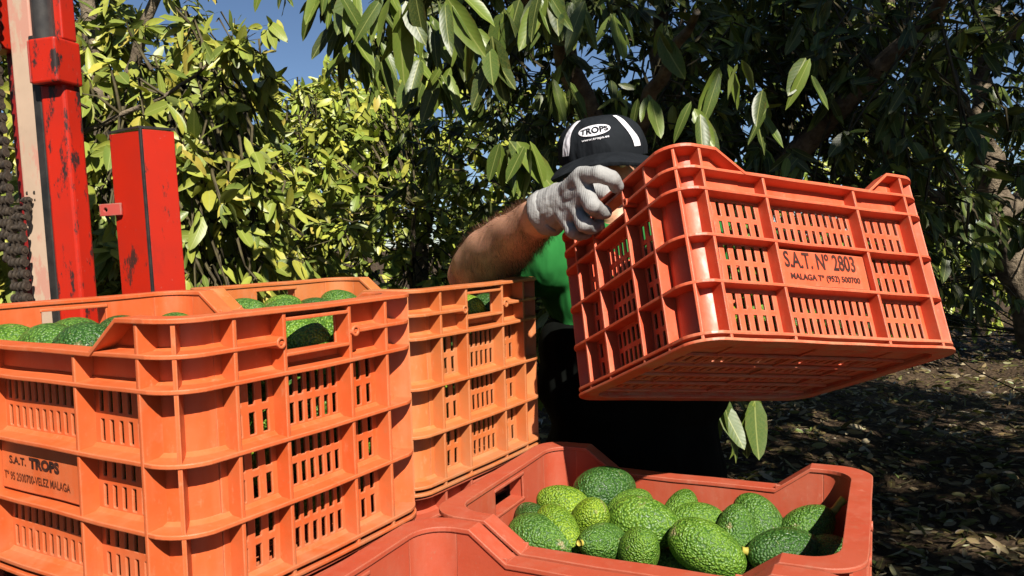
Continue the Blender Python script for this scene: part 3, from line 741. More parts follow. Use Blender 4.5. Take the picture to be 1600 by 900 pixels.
def pieces(mb):
    bm = bmesh.new(); m = mb.mesh('t'); bm.from_mesh(m); bm.verts.ensure_lookup_table(); seen = set(); out = []
    for v in bm.verts:
        if v.index in seen: continue
        st = [v]; comp = set()
        while st:
            q = st.pop()
            if q.index in comp: continue
            comp.add(q.index); st += [e.other_vert(q) for e in q.link_edges]
        seen |= comp
        fl = [tuple(w_.index for w_ in f.verts) for f in bm.faces if f.verts[0].index in comp]
        if fl:
            ids = sorted(comp); mp = {a: i for i, a in enumerate(ids)}
            out.append(MB().add([mb.v[i] for i in ids], [tuple(mp[i] for i in f) for f in fl]))
    bm.free(); return out
def build_parts():
    P = []
    v, f = long_side(); P += [('long_side', MB().add(v, f)), ('long_side', MB().add(rot180(v), f))]
    v, f = end_side(); f = [q[::-1] for q in f]; P += [('end_side', MB().add(v, f)), ('end_side', MB().add(rot180(v), f))]
    for sx in (-1, 1):
        for sy in (-1, 1): P.append(('corner_post', corner(sx, sy)))
    P.append(('rim', ring(plan(-.0012, RO), INN, prof, .0052)))
    hole_bay = lambda x, y: abs(y) < RY2 - .002 and abs(x) > .2
    P += [('rail', q) for q in pieces(ring(OUT, LIN, Z2, .0045, lambda x, y: hole_bay(x, y) or (abs(x) < PX0 and abs(y) > .15), .006))]
    for z in (Z3, Z4, Z5, Z6): P.append(('rail', ring(OUT, LIN, z, .0045, None, .0065)))
    P.append(('base_flange', ring(plan(-.0008, RO), INN, .0042, .0042)))
    hw = .0022
    for s in (-1, 1):
        for t in (-1, 1):
            P.append(('rib', MB().box((s*RX1-hw, min(t*(W/2-.0008), t*(W/2-dp-.004)), .001), (s*RX1+hw, max(t*(W/2-.0008), t*(W/2-dp-.004)), H-.004))))
            P.append(('rib', MB().box((s*RX2-hw, min(t*(W/2-.0008), t*(W/2-dp-.001)), .001), (s*RX2+hw, max(t*(W/2-.0008), t*(W/2-dp-.001)), Z2-.004))))
            P.append(('rib', MB().box((min(s*(L/2-.0008), s*(L/2-dp-.001)), t*RY1-hw, .001), (max(s*(L/2-.0008), s*(L/2-dp-.001)), t*RY1+hw, H-.004))))
            P.append(('rib', MB().box((min(s*(L/2-.0008), s*(L/2-dp-.001)), t*RY2-hw, .001), (max(s*(L/2-.0008), s*(L/2-dp-.001)), t*RY2+hw, H-.004))))
            # apex rib on the diagonal
            k = RO*(1 - .7071); ox, oy = s*(L/2 - k - .0006), t*(W/2 - k - .0006); kl = dp + RL*(1 - .7071) + .001; ix, iy = s*(L/2 - kl), t*(W/2 - kl)
            nx, ny = -t*hw*.7071, s*hw*.7071
            vs = [(ox+nx, oy+ny, .001), (ox-nx, oy-ny, .001), (ix-nx, iy-ny, .001), (ix+nx, iy+ny, .001)]
            P.append(('rib', MB().add(vs + [(x, y, H-.004) for x, y, z in vs], [(3,2,1,0),(4,5,6,7),(0,1,5,4),(1,2,6,5),(2,3,7,6),(3,0,4,7)])))
        # handle: lintel bar and sill plates from the wall out to the ribs, and two moulded rings
        hb = MB(); x0, x1 = sorted((s*(L/2-.0014), s*(L/2-dp-.0045)))
        hb.box((x0, -RY2+.0019, .2945), (x1, RY2-.0019, .2985)); hb.box((x0, -RY2+.0019, .2545), (x1, RY2-.0019, .2583))
        P += [('handle_bar', q) for q in pieces(hb)]
        for t in (-1, 1):
            rb = MB(); nn = 14; vs = []; fs = []
            cy, cz = t*(RY2 + .0075), Z2 - .002
            for k in range(nn):
                a = 2*math.pi*k/nn
                for xx, rr in ((s*(L/2+.0018), .0068), (s*(L/2+.0018), .0038), (s*(L/2-dp), .0038), (s*(L/2-dp), .0072)): vs.append((xx, cy+rr*math.cos(a), cz+rr*math.sin(a)))
            for k in range(nn):
                for q in range(4): fs.append((k*4+q, ((k+1) % nn)*4+q, ((k+1) % nn)*4+(q+1) % 4, k*4+(q+1) % 4))
            if s < 0: fs = [q[::-1] for q in fs]
            P.append(('moulded_ring', rb.add(vs, fs)))
    # floor: slotted plate with long ribs below
    def fh(x, z):
        return any(p < x < q for p, q in FS) and any(a < z < b for a, b in FR)
    FS = slots(-.215, .215, 24, .009); FR = [(-.150 + i*.062, -.150 + i*.062 + .038) for i in range(1, 5)]
    vs, fs = slotted([-.237, .237] + [v for s_ in FS for v in s_], [-.1735, .1735] + [v for r in FR for v in r], fh)
    P.append(('floor_plate', MB().add([(x, z, .013 - y) for x, y, z in vs], [q[::-1] for q in fs])))
    fr = MB()
    for i in range(6): fr.box((-.232, -.163 + i*.062 - .0025 + .002, .0052), (.232, -.163 + i*.062 + .0025 + .002, .0098))
    for x in (-.16, 0, .16): fr.box((x - .002, -.17, .0072), (x + .002, .17, .0096))
    P += [('floor_rib', q) for q in pieces(fr)]
    for s in (-1, 1):
        v_, f_ = slotted(list(np.linspace(-RX2 + .0045, RX2 - .0045, 13)), list(np.linspace(Z5 + .0055, Z4 - .0095, 6)), lambda x, z: False)
        v_ = [(x, -W/2 + dp - .0095 + y*3.2, z) for x, y, z in v_]
        P.append(('print_panel', MB().add(v_ if s < 0 else rot180(v_), f_)))
    # narrow plates that frame the slotted bays, slightly proud of the wall
    out = []
    for name, mb in P:
        m = warp(mb.mesh(name), 1)
        if name in ('corner_post', 'moulded_ring'): m.polygons.foreach_set('use_smooth', [True]*len(m.polygons)); m.set_sharp_from_angle(angle=math.radians(50))
        out.append((name, m))
    return out
CRATE = build_parts()
for _, m in CRATE: m.materials.append(P_A)
def text_mesh(body, size, bold=0.0, align='LEFT', sx=1.0, sp=1.0):
    cu = bpy.data.curves.new('print', 'FONT'); cu.body = body; cu.size = size; cu.offset = bold; cu.align_x = align; cu.space_character = sp; cu.resolution_u = 4
    o = bpy.data.objects.new('print', cu); COL.objects.link(o)
    bpy.context.view_layer.update()
    m = bpy.data.meshes.new_from_object(o.evaluated_get(bpy.context.evaluated_depsgraph_get()))
    bpy.data.objects.remove(o); bpy.data.curves.remove(cu)
    if sx != 1: m.transform(Matrix.Diagonal((sx, 1, 1, 1)))
    return m
def width(m):
    xs = [v.co.x for v in m.vertices]; return min(xs), max(xs)
def crate(label, M, mat, prints=(), group='plastic harvest crates'):
    root = thing('harvest_crate', label, 'crate', M, group)
    for name, m in CRATE: link(name, m, mat, root)
    for body, x0, x1, z, size, bold, ink in prints:
        m = text_mesh(body, size, bold); a, b = width(m); k = (x1 - x0)/(b - a)
        m.transform(Matrix.Translation((x0, -W/2 + dp - .0103, z)) @ Matrix.Rotation(math.pi/2, 4, 'X') @ Matrix.Diagonal((k, 1, 1, 1)) @ Matrix.Translation((-a, 0, 0)))
        warp(m, 1); link('lettering', m, ink, root)
    return root
def TZ(x, y, z, a): return Matrix.Translation((x, y, z + ZC)) @ Matrix.Rotation(a, 4, 'Z')
MA = TZ(-.4544, 1.0641, -.3747, -.5401); MBm = TZ(-.2671, 1.4457, -.3747, -.5602); MC = TZ(.2028, 1.084, -.6596, -.4446)
ME = MC @ Matrix.Translation((-.004, -W - .006, 0))
DS = .91
MD = Matrix.Translation((.4196*DS, 1.3434*DS, -.241*DS + ZC)) @ Matrix.Rotation(.4356, 4, 'Z') @ Matrix.Rotation(-.3775, 4, 'X') @ Matrix.Rotation(.1159, 4, 'Y') @ Matrix.Scale(DS, 4)
TX = (-.072, -.036, -.029, .035, -.084, .056)
crate('bright orange crate full of avocados nearest the camera, upper layer', MA, P_A,
      [('S.A.T.', TX[0], TX[1], .1285, .0125, .0003, INK), ('TROPS', TX[2], TX[3], .1275, .0165, .0010, INK), ('T\u00ba 95 2500700-VELEZ MALAGA', TX[4], TX[5], .1085, .0135, .0002, INK2)])
crate('faded light orange crate of avocados just behind the nearest orange crate', MBm, P_B, [('S.A.T. TROPS', -.03, .05, .134, .015, .0006, INK)])
crate('brick red open crate holding large green avocados below the held crate', MC, P_C)
crate('brick red empty crate corner in the near foreground at the bottom edge', ME, P_C)
crate('red orange crate held up and tilted by the worker', MD, P_D,
      [('S.A.T. N\u00ba 2803', -.075, .068, .1260, .037, .0007, INK), ('MALAGA T\u1d57 (952) 500700'.replace('\u1d57', '\u00ba'), -.068, .072, .1065, .0135, .0004, INK)])
# the lower stack that the two orange crates stand on
for M, lab in ((MA, 'orange crate of the lower stack under the nearest orange crate'), (MBm, 'orange crate of the lower stack under the faded orange crate')):
    crate(lab, M @ Matrix.Translation((-.004, .004, -H - .0005)), P_C)
# trailer bed below the stacks
def trailer():
    Mt = TZ(-.15, 1.15, 0, -.5) ; z = ZC - .6596 - .03
    Mt = Matrix.Translation((-.12, 1.05, 0)) @ Matrix.Rotation(-.47, 4, 'Z')
    t = thing('farm_trailer', 'low wooden farm trailer bed carrying the stacked crates', 'trailer', Mt)
    for i in range(9): link('plank', MB().box((-.75, -.56 + i*.128, z - .03), (.75, -.56 + i*.128 + .122, z + .025)).mesh('plank'), WOOD, t)
    link('chassis', MB().box((-.7, -.45, z - .12), (.7, -.38, z - .031)).box((-.7, .40, z - .12), (.7, .47, z - .031)).box((-.05, -.5, .24), (.05, .5, .32)).box((-.04, -.44, .3), (.04, -.39, z - .12)).box((-.04, .41, .3), (.04, .46, z - .12)).mesh('chassis'), STEEL, t)
    for s in (-1, 1): link('wheel', MB().tube([(0, s*.5, .28), (0, s*.5 + s*.12, .28)], .29, 24).mesh('wheel'), RUBBER, t)
trailer()

# ------------------------------------------------------------------ avocados
def avo_mesh(seed):
    r = np.random.default_rng(seed); nu, nv = 32, 22; hl = r.uniform(.050, .058); rm = r.uniform(.036, .041); pear = r.uniform(.10, .30); bend = r.uniform(-.05, .05)
    ks = r.normal(0, 40, (4, 3)); ph = r.uniform(0, 6, 4); vs = []; fs = []
    for j in range(nv + 1):
        t = math.pi*j/nv
        for i in range(nu):
            a = 2*math.pi*i/nu; c = math.cos(t)
            rr = rm*math.sin(t)**.92*(1 - pear*(c*.5 + .5)**1.3 + .04)
            p = np.array([rr*math.cos(a) + bend*.05*c*c, rr*math.sin(a), hl*c])
            p *= 1 + .010*sum(math.sin(p@k + q) for k, q in zip(ks, ph))
            vs.append(tuple(p))
    for j in range(nv):
        for i in range(nu): fs.append((j*nu+i, (j+1)*nu+i, (j+1)*nu+(i+1) % nu, j*nu+(i+1) % nu))
    m = MB().add(vs, fs).mesh('avocado', True); m.materials.append(AVO); m['top'] = hl*1.0
    return m
AV = [avo_mesh(70 + i) for i in range(6)]
STUB = MB().tube([(0, 0, -.006), (0.001, 0, .002), (0.002, 0, .007)], [.0075, .005, .0055], 9).mesh('stem', True); STUB.materials.append(STEM)
LONGSTUB = MB().tube([(0, 0, -.006), (0, 0, .004), (0.004, 0, .015), (.006, 0, .027)], [.009, .0065, .0062, .0075], 9).mesh('stem', True); LONGSTUB.materials.append(STEM)
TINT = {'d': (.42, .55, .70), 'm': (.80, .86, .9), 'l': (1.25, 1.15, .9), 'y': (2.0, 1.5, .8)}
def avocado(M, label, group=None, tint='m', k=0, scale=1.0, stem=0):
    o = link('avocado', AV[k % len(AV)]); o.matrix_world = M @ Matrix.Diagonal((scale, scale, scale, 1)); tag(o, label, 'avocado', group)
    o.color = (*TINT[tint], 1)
    if stem:
        c = link('stem', STUB if stem == 1 else LONGSTUB, None, o); c.matrix_local = Matrix.Translation((0, 0, AV[k % len(AV)]['top']))
    return o
def axis_rot(dx, dy, dz, roll=0):
    """rotation that points the stem end (local +Z) along the given direction."""
    return (Vector((dx, dy, dz)).to_track_quat('Z', 'Y') @ Quaternion((0, 0, 1), roll)).to_matrix().to_4x4()
ROWN = ['front row', 'second row', 'third row', 'back row']
COLN = ['far handle end', 'second from far handle', 'middle', 'second from near handle', 'near handle end']
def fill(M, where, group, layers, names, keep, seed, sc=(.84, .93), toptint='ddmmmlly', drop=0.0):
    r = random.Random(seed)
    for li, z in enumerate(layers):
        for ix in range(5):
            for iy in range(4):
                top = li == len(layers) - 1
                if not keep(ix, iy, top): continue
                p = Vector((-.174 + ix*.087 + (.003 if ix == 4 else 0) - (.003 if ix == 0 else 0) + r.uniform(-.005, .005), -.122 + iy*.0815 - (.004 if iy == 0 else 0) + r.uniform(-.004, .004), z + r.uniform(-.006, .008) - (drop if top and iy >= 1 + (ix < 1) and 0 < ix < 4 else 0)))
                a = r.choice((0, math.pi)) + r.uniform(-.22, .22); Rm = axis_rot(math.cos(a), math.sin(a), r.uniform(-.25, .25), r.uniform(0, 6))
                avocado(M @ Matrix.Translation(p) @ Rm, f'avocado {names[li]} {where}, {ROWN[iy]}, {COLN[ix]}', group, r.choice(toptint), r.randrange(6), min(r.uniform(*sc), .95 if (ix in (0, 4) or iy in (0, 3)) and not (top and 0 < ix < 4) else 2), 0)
LY = (.056, .120, .184, .250)
LN = ['behind the bottom slots of', 'behind the middle slots of', 'behind the upper slots of', 'on top in']
fill(MA, 'the nearest orange crate', 'avocados in the nearest orange crate', LY, LN, lambda i, j, t: t or i == 4 or j == 0, 1, (.96, 1.08), drop=.036)
fill(MBm, 'the faded orange crate', 'avocados in the faded orange crate', LY, LN, lambda i, j, t: t or i == 4, 2, drop=.012)
fill(MD, 'the held crate', 'avocados inside the held crate', LY[:3], LN, lambda i, j, t: j == 0 or i == 0, 3)
fill(MD, 'the held crate', 'avocados inside the held crate', LY[:1], ['on the floor of'], lambda i, j, t: j > 0 and i > 0, 6)
fill(MC, 'the brick red crate', 'avocados under the top ones in the brick red crate', (.115, .170), ['deep in', 'under the top ones in'], lambda i, j, t: True, 4)
ZP = ZC - .6596
# px, py, height in the crate, stem direction, tint, mesh, scale, stem, label
CAV = [
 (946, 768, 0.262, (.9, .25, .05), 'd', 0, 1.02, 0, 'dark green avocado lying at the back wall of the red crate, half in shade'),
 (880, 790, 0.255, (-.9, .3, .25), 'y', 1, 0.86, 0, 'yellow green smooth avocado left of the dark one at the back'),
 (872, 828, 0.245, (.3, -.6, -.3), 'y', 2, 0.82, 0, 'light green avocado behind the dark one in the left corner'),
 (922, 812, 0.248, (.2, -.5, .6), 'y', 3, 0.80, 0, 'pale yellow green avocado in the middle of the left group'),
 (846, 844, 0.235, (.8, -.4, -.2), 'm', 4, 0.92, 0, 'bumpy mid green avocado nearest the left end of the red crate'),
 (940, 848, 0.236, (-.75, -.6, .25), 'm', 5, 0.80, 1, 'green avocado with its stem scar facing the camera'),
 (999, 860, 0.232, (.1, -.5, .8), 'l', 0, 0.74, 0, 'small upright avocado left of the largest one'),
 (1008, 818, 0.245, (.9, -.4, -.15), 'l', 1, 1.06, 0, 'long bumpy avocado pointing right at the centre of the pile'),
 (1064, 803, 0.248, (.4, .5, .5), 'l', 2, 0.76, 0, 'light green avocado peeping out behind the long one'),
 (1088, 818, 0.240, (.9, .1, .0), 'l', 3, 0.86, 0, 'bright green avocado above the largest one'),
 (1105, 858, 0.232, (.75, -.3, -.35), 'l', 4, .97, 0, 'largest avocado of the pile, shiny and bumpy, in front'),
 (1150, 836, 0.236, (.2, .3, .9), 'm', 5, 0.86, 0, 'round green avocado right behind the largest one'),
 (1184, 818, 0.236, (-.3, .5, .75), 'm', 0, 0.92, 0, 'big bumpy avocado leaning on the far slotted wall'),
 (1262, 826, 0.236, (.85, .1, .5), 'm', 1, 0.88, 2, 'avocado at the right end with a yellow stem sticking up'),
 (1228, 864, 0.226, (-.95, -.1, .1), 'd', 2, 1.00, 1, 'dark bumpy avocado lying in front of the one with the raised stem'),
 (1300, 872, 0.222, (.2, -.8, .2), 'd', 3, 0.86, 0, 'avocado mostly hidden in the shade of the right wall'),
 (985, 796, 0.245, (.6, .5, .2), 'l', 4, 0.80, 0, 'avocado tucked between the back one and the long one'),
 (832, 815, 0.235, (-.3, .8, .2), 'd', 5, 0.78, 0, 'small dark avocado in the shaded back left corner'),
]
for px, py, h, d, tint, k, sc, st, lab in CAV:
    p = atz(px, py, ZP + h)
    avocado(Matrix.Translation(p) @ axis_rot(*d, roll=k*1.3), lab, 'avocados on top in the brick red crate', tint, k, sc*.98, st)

# ------------------------------------------------------------------ worker
def organic(name, mb, voxel, mat, parent, smooth_it=6, smooth_f=.5, disp=None):
    m0 = mb.mesh(name); o = bpy.data.objects.new(name, m0); COL.objects.link(o)
    rm = o.modifiers.new('r', 'REMESH'); rm.mode = 'VOXEL'; rm.voxel_size = voxel; rm.use_smooth_shade = True
    sm = o.modifiers.new('s', 'SMOOTH'); sm.iterations = smooth_it; sm.factor = smooth_f
    bpy.context.view_layer.update()
    m = bpy.data.meshes.new_from_object(o.evaluated_get(bpy.context.evaluated_depsgraph_get()))
    bpy.data.objects.remove(o); bpy.data.meshes.remove(m0); m.name = name
    if disp:
        n = len(m.vertices); co = np.empty(n*3, np.float32); no = np.empty(n*3, np.float32)
        m.vertices.foreach_get('co', co); m.vertices.foreach_get('normal', no)
        c = co.reshape(-1, 3); c += no.reshape(-1, 3)*disp(c)[:, None]; m.vertices.foreach_set('co', co); m.update()
    m.polygons.foreach_set('use_smooth', [True]*len(m.polygons))
    return link(name, m, mat, parent)
def V3(x, y, z): return Vector((x, y, z + ZC))
WP = V3(.25, 1.65, -ZC)
man = thing('person', 'worker in black cap, green shirt and grey gloves lifting a red orange crate', 'person', Matrix.Translation(WP))
def loc(p): return Vector(p) - WP
shR, shL = V3(.062, 1.61, -.035), V3(.44, 1.64, -.045)
elR, wrR = at(744, 421, 1.64), at(850, 334, 1.44*DS)
elL, wrL = V3(.68, 1.66, -.20), V3(.665, 1.49, -.05)
hc = V3(.201, 1.705, .162)
body = MB()
body.limb([(loc(V3(.24, 1.66, .02)), .060), (loc(V3(.215, 1.73, .10)), .055)])          # neck
body.ball(loc(hc + Vector((0, 0, -.012))), (.070, .094, .096)); body.ball(loc(hc + Vector((0, -.03, -.06))), (.058, .070, .065))
nose = hc + Vector((-.005, -.105, -.035)); body.limb([(loc(nose + Vector((0, .018, .035))), .009), (loc(nose), .013)]); body.ball(loc(nose + Vector((.012, .006, -.004))), .009); body.ball(loc(nose + Vector((-.012, .006, -.004))), .009)
body.limb([(loc(hc + Vector((-.022, -.090, -.078))), .007), (loc(hc + Vector((0, -.096, -.076))), .009), (loc(hc + Vector((.022, -.090, -.078))), .007)])   # lips
body.ball(loc(hc + Vector((0, -.085, -.11))), (.022, .02, .018))
for s in (-1, 1):
    body.ball(loc(hc + Vector((s*.072, .02, -.02))), (.010, .020, .032)); body.limb([(loc(hc + Vector((s*.015, -.088, .014))), .008), (loc(hc + Vector((s*.045, -.078, .012))), .008)])
for c, rr in ((V3(.25, 1.66, -.10), (.17, .105, .13)), (V3(.25, 1.66, -.28), (.155, .11, .17)), (V3(.25, 1.66, -.47), (.155, .115, .13)), (V3(.25, 1.66, -.60), (.165, .12, .12))): body.ball(loc(c), rr, 20, 14)
body.limb([(loc(shR), .060), (loc(V3(.25, 1.66, -.03)), .07), (loc(shL), .060)])
body.limb([(loc(shR), .058), (loc(shR.lerp(elR, .5)), .054), (loc(elR), .050)])
u = (wrR - elR)
body.limb([(loc(elR), .054), (loc(elR + u*.12), .060), (loc(elR + u*.30), .061), (loc(elR + u*.55), .052), (loc(elR + u*.82), .040), (loc(wrR), .0325), (loc(wrR.lerp(at(881, 317, 1.395*DS), .5)), .023)])
body.ball(loc(elR + Vector((-.028, .008, -.012))), .036)
body.limb([(loc(shL), .058), (loc(shL.lerp(elL, .5)), .052), (loc(elL), .045), (loc(elL.lerp(wrL, .35)), .046), (loc(wrL), .033)])
for s, x in ((-1, .165), (1, .335)):
    body.limb([(loc(V3(x, 1.66, -.66)), .088), (loc(V3(x - .0, 1.65, -.98)), .060), (loc(V3(x, 1.67, -1.34)), .042)]); body.limb([(loc(V3(x, 1.68, -1.38)), .04), (loc(V3(x + s*.02, 1.53, -1.40)), .035)])
organic('body', body, .0055, SKIN, man, 10, .5, lambda c: .0012*np.sin(c[:, 0]*90 + c[:, 2]*60) * (c[:, 2] > .7))
for s in (-1, 1):
    e = link('eye', MB().ball(loc(hc + Vector((s*.031, -.082, -.004))), .0115).mesh('eye', True), EYE, man)
# shirt
sh = MB()
for c, rr in ((V3(.25, 1.66, -.10), (.195, .125, .15)), (V3(.25, 1.66, -.22), (.175, .130, .16))): sh.ball(loc(c), rr, 22, 14)
sh.limb([(loc(shR), .078), (loc(V3(.25, 1.67, -.035)), .085), (loc(shL), .078)])
sh.limb([(loc(shR), .076), (loc(shR.lerp(elR, .30)), .078), (loc(shR.lerp(elR, .58)), .080)])
sh.limb([(loc(shL), .074), (loc(shL.lerp(elL, .3)), .074), (loc(shL.lerp(elL, .55)), .076)])
organic('shirt', sh, .0075, SHIRT, man, 7, .5, lambda c: .0045*np.sin(c[:, 0]*48 + 7*c[:, 2] + 2*np.sin(c[:, 2]*9)) + .003*np.sin(c[:, 0]*91 - c[:, 2]*23))
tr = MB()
for c, rr in ((V3(.25, 1.66, -.64), (.192, .142, .14)), (V3(.25, 1.66, -.47), (.196, .148, .19)), (V3(.25, 1.66, -.30), (.204, .152, .155)), (V3(.25, 1.66, -.225), (.203, .150, .105))): tr.ball(loc(c), rr, 20, 14)  # hips, then upper bulges standing in for the crate's shadow on the shirt
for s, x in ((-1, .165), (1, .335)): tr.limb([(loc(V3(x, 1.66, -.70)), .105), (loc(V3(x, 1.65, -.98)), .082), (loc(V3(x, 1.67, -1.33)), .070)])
organic('trousers_and_shade', tr, .009, TROUS_SHADE, man, 6, .5, lambda c: .0045*np.sin(c[:, 2]*38 + c[:, 0]*20) + .003*np.sin(c[:, 0]*60 - c[:, 2]*25))
for s, x in ((-1, .165), (1, .335)):
    organic('boot', MB().limb([(loc(V3(x, 1.69, -1.30)), .06), (loc(V3(x, 1.68, -1.385)), .055), (loc(V3(x + s*.02, 1.57, -1.395)), .05), (loc(V3(x + s*.03, 1.49, -1.405)), .04)]), .008, STEEL, man, 4)
# gloves
def A_(px, py, Y): return loc(at(px, py, Y*DS))
gl = MB(); wr = A_(850, 334, 1.44); wr2 = A_(868, 325, 1.405)
mc = [A_(908, 276, 1.325), A_(915, 301, 1.315), A_(902, 326, 1.335), A_(886, 343, 1.36)]
wg = A_(881, 317, 1.395); g0 = loc(wrR); gl.tube([g0.lerp(wg, .10), g0.lerp(wg, .5), wg], [.0385, .0365, .0350], 20); gl.limb([(wg, .0335), (A_(888, 313, 1.385), .032)])
for p, rr in zip(mc, (.0152, .0157, .0152, .0142)):
    gl.limb([(wg, .025), (wg.lerp(p, .55), .0205), (p, rr)])
gl.limb([(mc[0], .015), (mc[1], .015), (mc[2], .0145), (mc[3], .014)])
fing = [[A_(908, 274, 1.325), A_(936, 272, 1.285), A_(956, 279, 1.285), A_(963, 291, 1.305)],
        [A_(915, 301, 1.315), A_(925, 321, 1.282), A_(936, 330, 1.312), A_(945, 332, 1.352)],
        [A_(902, 326, 1.335), A_(912, 350, 1.305), A_(924, 355, 1.338), A_(934, 352, 1.378)],
        [A_(886, 343, 1.36), A_(894, 361, 1.342), A_(906, 366, 1.365), A_(917, 364, 1.395)]]
for f, r0 in zip(fing, (.0128, .0127, .0123, .0114)):
    gl.limb([(f[0], r0 + .0015), (f[0].lerp(f[1], .5), r0), (f[1], r0 + .0006), (f[2], r0 - .0005), (f[3], r0 - .0015)])
gl.limb([(wg, .022), (A_(886, 303, 1.415), .019), (A_(906, 290, 1.43), .0155), (A_(934, 297, 1.42), .0145), (A_(950, 305, 1.40), .0135)])
organic('glove', gl, .0020, GLOVE, man, 4, .5, lambda c: .0006*np.sin(c[:, 0]*150 + c[:, 2]*120)*np.sin(c[:, 1]*130) + .0002*np.sin(c[:, 0]*420 - c[:, 2]*330))
cu = MB(); ax = (wg - loc(wrR)).normalized()
a1 = ax.cross(Vector((0, 0, 1))).normalized(); b1 = ax.cross(a1)
n = 26; vs = []; fs = []
for i, (d, rr) in enumerate([(.001, .0366), (.004, .0386), (.011, .0382), (.019, .0368), (.027, .034)]):
    for k in range(n):
        t = 2*math.pi*k/n; q = rr + .0016*math.sin(3*t + i) + .0010*math.sin(7*t)
        vs.append(loc(wrR) + ax*(d + .004*math.sin(2*t + 1)) + a1*q*math.cos(t) + b1*q*math.sin(t))
for i in range(4):
    for k in range(n): fs.append((i*n+k, i*n+(k+1) % n, (i+1)*n+(k+1) % n, (i+1)*n+k))
ax = (wrR - elR).normalized(); a1 = ax.cross(Vector((0, 0, 1))).normalized(); b1 = ax.cross(a1)
cuff = link('glove_cuff', cu.add(vs, fs).mesh('cuff', True), GLOVE, man)
sol = cuff.modifiers.new('t', 'SOLIDIFY'); sol.thickness = .003; sol.offset = 0
g2 = MB(); w2 = loc(wrL); k0 = loc(V3(.648, 1.49, .0))
g2.limb([(w2, .036), (k0, .03)])
for i in range(4):
    q = k0 + Vector((-.012 + .001*i, -.03 + .021*i, .012 - .006*i)); g2.limb([(w2.lerp(q, .4), .022), (q, .016), (q + Vector((-.03, -.01, -.012)), .0135), (q + Vector((-.05, -.008, -.03)), .012)])
g2.limb([(w2, .022), (k0 + Vector((-.03, .03, .04)), .015), (k0 + Vector((-.065, .03, .045)), .013)])
organic('glove', g2, .003, GLOVE, man, 3)
# forearm hair: thin single strands rooted on the skin
def arm_hair():
    r = np.random.default_rng(3); n = 6500; rad = [(0, .054), (.12, .060), (.30, .061), (.55, .052), (.82, .040), (.93, .036)]
    t = r.uniform(-.06, .93, n); R_ = np.interp(t, [a for a, b in rad], [b for a, b in rad]) - .0022
    ax_ = np.array(ax); A1 = np.array(a1); B1 = np.array(b1); th_ = r.uniform(0, 6.283, n)
    N_ = A1*np.cos(th_)[:, None] + B1*np.sin(th_)[:, None]
    P0 = np.array(loc(elR)) + np.array(u)*t[:, None] + N_*R_[:, None]
    T = np.cross(ax_, N_)
    down = np.array([0.1, 0, -1.0]); dt = down - (N_@down)[:, None]*N_
    D_ = dt*.75 + ax_*r.uniform(.05, .5, (n, 1)) + N_*r.uniform(.10, .42, (n, 1)) + T*r.normal(0, .2, (n, 1)); D_ /= np.linalg.norm(D_, axis=1, keepdims=True)
    ln = r.uniform(.009, .022, (n, 1)); sd = np.cross(D_, N_); sd /= np.linalg.norm(sd, axis=1, keepdims=True) + 1e-9
    wd = r.uniform(.00018, .00036, (n, 1)); mid = P0 + D_*ln*.55; tip = mid + (D_ + down*.4)*ln*.45
    Vv = np.stack([P0 - sd*wd, P0 + sd*wd, mid + sd*wd*.8, mid - sd*wd*.8, tip], 1).reshape(-1, 3)
    b_ = (np.arange(n)*5)[:, None]
    o = link('arm_hair', fast_mesh('arm_hair', Vv, [b_ + np.array([[0, 1, 2, 3]]), b_ + np.array([[3, 2, 4]])]), HAIR, man); o['kind'] = 'stuff'
arm_hair()
# cap
CM = Matrix.Translation(loc(hc + Vector((.0, .0, .026)))) @ Matrix.Rotation(-.14, 4, 'Z') @ Matrix.Rotation(-.10, 4, 'Y') @ Matrix.Rotation(.10, 4, 'X')
CR = (.0955, .112, .076)
def dome(az, el, off=0.0):
    """cap surface; az from the front (-Y), + to the wearer's left; el from the rim 0 to the top pi/2."""
    ce = math.cos(el)**.64; se = math.sin(el)
    k = 1 + .012*math.sin(az*5 + el*3) + .008*math.sin(az*9 - el*7)
    return Vector(((CR[0]*k + off)*ce*math.sin(az), -(CR[1]*k + off)*ce*math.cos(az), (CR[2] + off)*se))
def patch(azs, els, off):
    vs = [dome(a, e, off) for e in els for a in azs]; n_ = len(azs)
    return vs, [(j*n_+i, j*n_+i+1, (j+1)*n_+i+1, (j+1)*n_+i) for j in range(len(els)-1) for i in range(n_-1)]
cp = MB(); nseg = 48
vs = [dome(2*math.pi*i/nseg, math.pi/2*j/14*.999) for j in range(15) for i in range(nseg)]
fs = [(j*nseg+i, j*nseg+(i+1) % nseg, (j+1)*nseg+(i+1) % nseg, (j+1)*nseg+i) for j in range(14) for i in range(nseg)]
vs += [Vector((v.x*.985, v.y*.985, v.z - .016)) for v in vs[:nseg]]; o_ = 15*nseg
fs += [(o_+i, o_+(i+1) % nseg, (i+1) % nseg, i) for i in range(nseg)]
cap = link('cap', cp.add(vs, fs).mesh('cap', True), CAPM, man); cap.matrix_local = CM
br = MB(); vs = []; fs = []; nb = 25
for i in range(nb):
    a = -1.5 + 3.0*i/(nb-1); e = 1 - (abs(a)/1.5)**3
    p = Vector((CR[0]*1.0*math.sin(a)*1.02, -CR[1]*math.cos(a)*.99, -.006))
    for j in range(5):
        t = j/4; ext = .076*t*(e**.55)
        q = p + Vector((math.sin(a)*ext*.35, -ext, 0)); q.z += -.020*(q.x/CR[0])**2 - ext*.26
        vs.append(q)
for i in range(nb-1):
    for j in range(4): fs.append((i*5+j, i*5+j+1, (i+1)*5+j+1, (i+1)*5+j))
brim = link('brim', br.add(vs, fs).mesh('brim', True), CAPM, cap); sol = brim.modifiers.new('t', 'SOLIDIFY'); sol.thickness = .0075; sol.offset = 0
